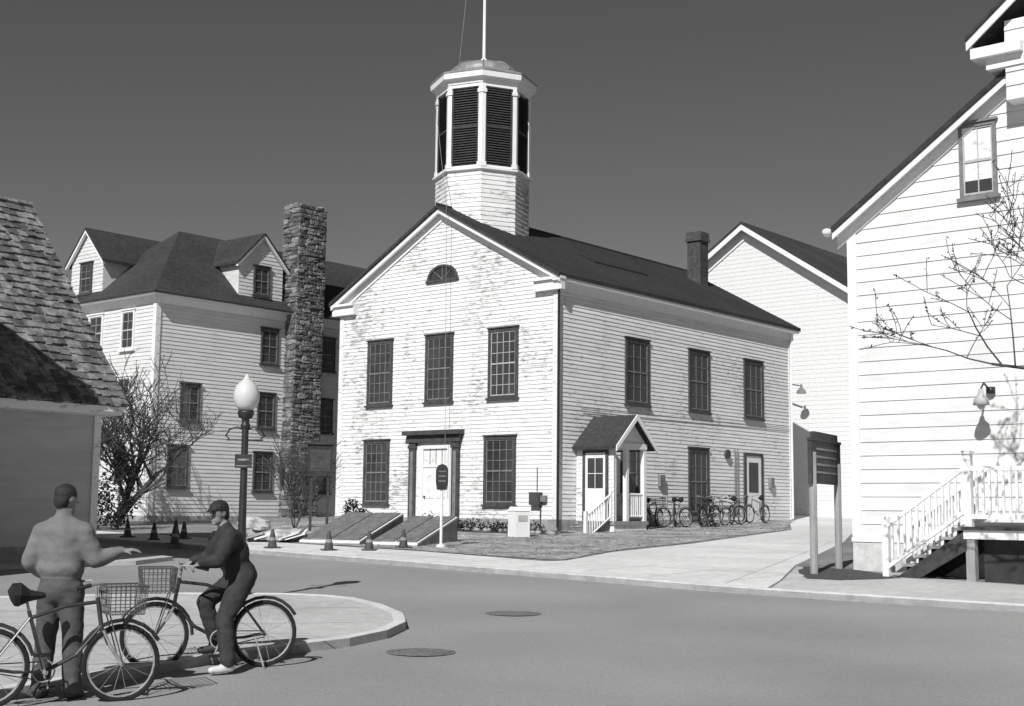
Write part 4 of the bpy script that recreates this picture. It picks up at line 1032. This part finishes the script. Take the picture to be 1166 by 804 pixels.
def hatch(x,y,w,d,h,rot):
    mb=MB()
    mb.hexa([(0,0,-.1),(w,0,-.1),(w,d,-.1),(0,d,-.1),(0,0,.02),(w,0,.02),(w,d,h),(0,d,h)],'found')
    P=lambda xx,t,o:(xx,t*d,.02+(h-.02)*t+o)
    mb.hexa([P(.0,0,.002),P(w,0,.002),P(w,1,.002),P(0,1,.002),P(0,0,.05),P(w,0,.05),P(w,1,.05),P(0,1,.05)],'whiteold')
    n=2
    for i in range(n):
        a=w*i/n+.05;b=w*(i+1)/n-.05 if i==n-1 else w*(i+1)/n-.015
        mb.hexa([P(a,.03,.052),P(b,.03,.052),P(b,.97,.052),P(a,.97,.052),P(a,.03,.085),P(b,.03,.085),P(b,.97,.085),P(a,.97,.085)],'hatch')
    o=mb.build('cellar_hatch');o.location=(x,y,gz(y)+.1);o.rotation_euler=(0,0,rot)
hatch(-5.35,33.9,1.7,2.6,.72,math.radians(-20));hatch(-3.5,33.3,1.3,2.6,.66,math.radians(-20))
mb=MB()
random.seed(2)
for i in range(18):
    c=(random.uniform(-1.1,1.1),random.uniform(-.5,.5),random.uniform(.10,.18) if i<13 else random.uniform(.33,.45))
    if i>=13: c=(c[0]*.6,c[1]*.6,c[2])
    mb.ell(c,(random.uniform(.18,.38),random.uniform(.15,.28),random.uniform(.10,.2)),'sack',9,6,.2)
for i in range(5):
    a=random.uniform(-1,1);mb.hexa([(a,-.5,.05),(a+.5,-.5,.2),(a+.5,.1,.3),(a,.1,.15),(a,-.5,.09),(a+.5,-.5,.24),(a+.5,.1,.34),(a,.1,.19)],random.choice(('hatch','wood','whiteold')))
o=mb.build('rubble_sack_pile',smooth=False);o.location=(-6.5,34.4,gz(34.4)+.1)
mb=MB();mb.box(-.24,.24,-.22,.22,0,.74,'white');mb.hexa([(-.26,-.24,.74),(.26,-.24,.74),(.26,.24,.74),(-.26,.24,.74),(-.2,-.17,.84),(.2,-.17,.84),(.2,.17,.86),(-.2,.17,.86)],'white');mb.box(-.15,.15,-.232,-.222,.45,.62,'muntinw')
o=mb.build('utility_cabinet',bevel=.02);o.location=(.25,38.0,gz(38)+.1);o.rotation_euler=(0,0,.5)

# ---------------------------------------------------------------- bicycles
def bicycle(name,rear,ang,paint='bikepaint',basket=False,tilt=0,steer=0,seg=28,spokes=14,lift=.005):
    x,y=rear
    e=empty(name,(x,y,gz(y)+lift ),ang);e.rotation_euler=(tilt,0,ang)
    R=.335
    def wheel(c,n,fn):
        mb=MB()
        mb.ring((0,0,0),(0,1,0),R-.022,.022,seg,6,'rubber');mb.ring((0,0,0),(0,1,0),R-.05,.011,seg,5,'chrome')
        mb.tube([(0,-.05,0),(0,.05,0)],.025,8,'chrome')
        for i in range(spokes):
            t=2*math.pi*i/spokes;s_=.03 if i%2 else -.03
            mb.tube([(0,s_,0),((R-.05)*math.cos(t),0,(R-.05)*math.sin(t))],.0022,3,'chrome',cap=False)
        pts=[((R+.03)*math.cos(t*math.pi/12),0,(R+.03)*math.sin(t*math.pi/12)) for t in (range(1,11) if fn=='r' else range(2,13))]
        mb.tube(pts,.018,5,paint)
        o=mb.build(n,e,recalc=False);o.location=c;return o
    wheel((0,0,R),'rear_wheel','r');fw=wheel((1.08,0,R),'front_wheel','f');fw.rotation_euler=(0,0,steer)
    mb=MB();bb=(.45,0,.29);st=(.30,0,.80);hd=(.86,0,.86);hd2=(.90,0,.66)
    mb.tube([bb,st],.017,7,paint);mb.tube([(.32,0,.74),(.6,0,.83),hd],.017,7,paint);mb.tube([bb,(.7,0,.42),hd2],.019,7,paint)
    for s_ in (-.055,.055):
        mb.tube([(0,s_,R),(.2,s_*.8,.3),bb],.010,5,paint);mb.tube([(0,s_,R),(.31,s_*.3,.74)],.009,5,paint)
        mb.tube([(.91,s_,.62),(.97,s_,.50),(1.08,s_,R)],.012,5,'chrome')
    mb.tube([(.86,0,.90),hd2,(.91,0,.60)],.02,7,paint)
    mb.tube([st,(.275,0,.9)],.013,6,'chrome');mb.tube([(.86,0,.86),(.84,0,1.0)],.013,6,'chrome')
    hb=[(.62,-.31,.99),(.74,-.31,1.02),(.85,-.22,1.03),(.86,-.06,.99),(.86,.06,.99),(.85,.22,1.03),(.74,.31,1.02),(.62,.31,.99)]
    mb.tube(hb,.012,6,'chrome');mb.tube(hb[:2],.018,7,'rubber');mb.tube(hb[-2:],.018,7,'rubber')
    mb.tube([(.14,0,.925),(.17,0,.935),(.22,0,.935),(.3,0,.925),(.43,0,.925)],[.05,.095,.10,.05,.02],8,'rubber')
    mb.tube([(.45,-.07,.29),(.45,.07,.29)],.02,7,'chrome');mb.ring((.45,.045,.29),(0,1,0),.09,.008,16,4,'chrome')
    mb.tube([(.45,.07,.29),(.50,.08,.14)],.009,5,'chrome');mb.tube([(.45,-.07,.29),(.40,-.08,.44)],.009,5,'chrome')
    mb.box(.44,.56,.085,.17,.125,.15,'rubber');mb.box(.34,.46,-.17,-.085,.43,.455,'rubber')
    for s_ in (.37,.21): mb.tube([(0,.045,R+ (.03 if s_>.3 else -.03)),(.45,.045,s_)],.005,4,'iron')
    mb.tube([(.1,.05,R-.02),(.02,.14,.02)],.009,5,'chrome')
    mb.build('frame',e,recalc=False)
    if basket:
        mb=MB();x0,x1,w=.93,1.22,.19;z0,z1=.76,1.0
        for zz in (z0,z0+.06,z0+.12,z0+.18,z1):
            f=(zz-z0)/(z1-z0)*.025
            mb.tube([(x0-f,-w-f,zz),(x1+f,-w-f,zz),(x1+f,w+f,zz),(x0-f,w+f,zz),(x0-f,-w-f,zz)],.004 if zz<z1 else .008,4,'wire')
        for i in range(8):
            t=i/7;yy=-w+2*w*t
            for xx in (x0,x1): mb.tube([(xx,yy,z0),(xx+(.025 if xx==x1 else -.025),yy*1.12,z1)],.0035,4,'wire')
            xx=x0+(x1-x0)*t
            for yy in (-w,w): mb.tube([(xx,yy,z0),(xx,yy*1.12,z1)],.0035,4,'wire')
            mb.tube([(x0+(x1-x0)*t,-w,z0),(x0+(x1-x0)*t,w,z0)],.0035,4,'wire')
        mb.tube([(.95,.08,z0),(1.08,.08,R)],.006,4,'wire');mb.tube([(.95,-.08,z0),(1.08,-.08,R)],.006,4,'wire')
        mb.build('basket',e,recalc=False)
    return e
bicycle('bicycle',(-2.49,13.68),b2ang,'bikepaint',True)
b1ang=math.atan2(.50,.93)
bicycle('bicycle',(-4.30,11.15),b1ang,'bikepaint',True)
random.seed(12)
for i,(a,db,an) in enumerate(((3.4,-1.1,10),(4.4,-1.35,170),(5.3,-1.0,35),(6.2,-1.25,195),(7.2,-1.0,-8),(8.1,-1.3,160),(9.0,-1.0,12),(10.1,-1.2,178),(5.9,-1.7,5))):
    fl=90<an<270
    p=C0+D1*(a+(1.0 if fl else 0))+D2*db
    bicycle('bicycle',(p.x,p.y),ANG+math.radians(an),random.choice(('bikepaint','bikepaint','bikepaint2')),i%3==0,tilt=random.uniform(-.12,.12),seg=20,spokes=8,lift=.118)

# ---------------------------------------------------------------- world, sun, camera
w=bpy.data.worlds.new('World');SC.world=w;w.use_nodes=True;nt=w.node_tree
bg=nt.nodes['Background'];sky=nt.nodes.new('ShaderNodeTexSky');sky.sky_type='NISHITA';sky.sun_disc=False
sky.sun_elevation=EL;sky.sun_rotation=math.pi+ALPHA;sky.air_density=1.0;sky.dust_density=.4;sky.ozone_density=1.5
sep=nt.nodes.new('ShaderNodeSeparateColor');nt.links.new(sky.outputs[0],sep.inputs[0]);nt.links.new(sep.outputs[0],bg.inputs['Color'])
bg.inputs['Strength'].default_value=.056
sd=bpy.data.lights.new('sun','SUN');sd.energy=4.8;sd.angle=math.radians(.53);sd.color=(1,.997,.99)
so=bpy.data.objects.new('sun',sd);COL.objects.link(so)
tr=Vector((math.sin(ALPHA)*math.cos(EL),math.cos(ALPHA)*math.cos(EL),-math.sin(EL)))
so.rotation_euler=tr.to_track_quat('-Z','Y').to_euler();so.location=(-20,-20,40)
th,ro,f=.1182,.0107,1505.74
fw=Vector((0,math.cos(th),math.sin(th)));r=Vector((1,0,0));u=Vector((0,-math.sin(th),math.cos(th)))
c,s=math.cos(ro),math.sin(ro);r2=c*r+s*u;u2=-s*r+c*u
cam=bpy.data.cameras.new('camera');cam.sensor_width=36;cam.lens=f/1166*36;cam.clip_end=6000;cam.clip_start=.1
co=bpy.data.objects.new('camera',cam);COL.objects.link(co)
m=Matrix((r2,u2,-fw)).transposed().to_4x4();m.translation=Vector((0,0,2.03));co.matrix_world=m
SC.camera=co
SC.view_settings.view_transform='Standard';SC.view_settings.look='None';SC.view_settings.exposure=0
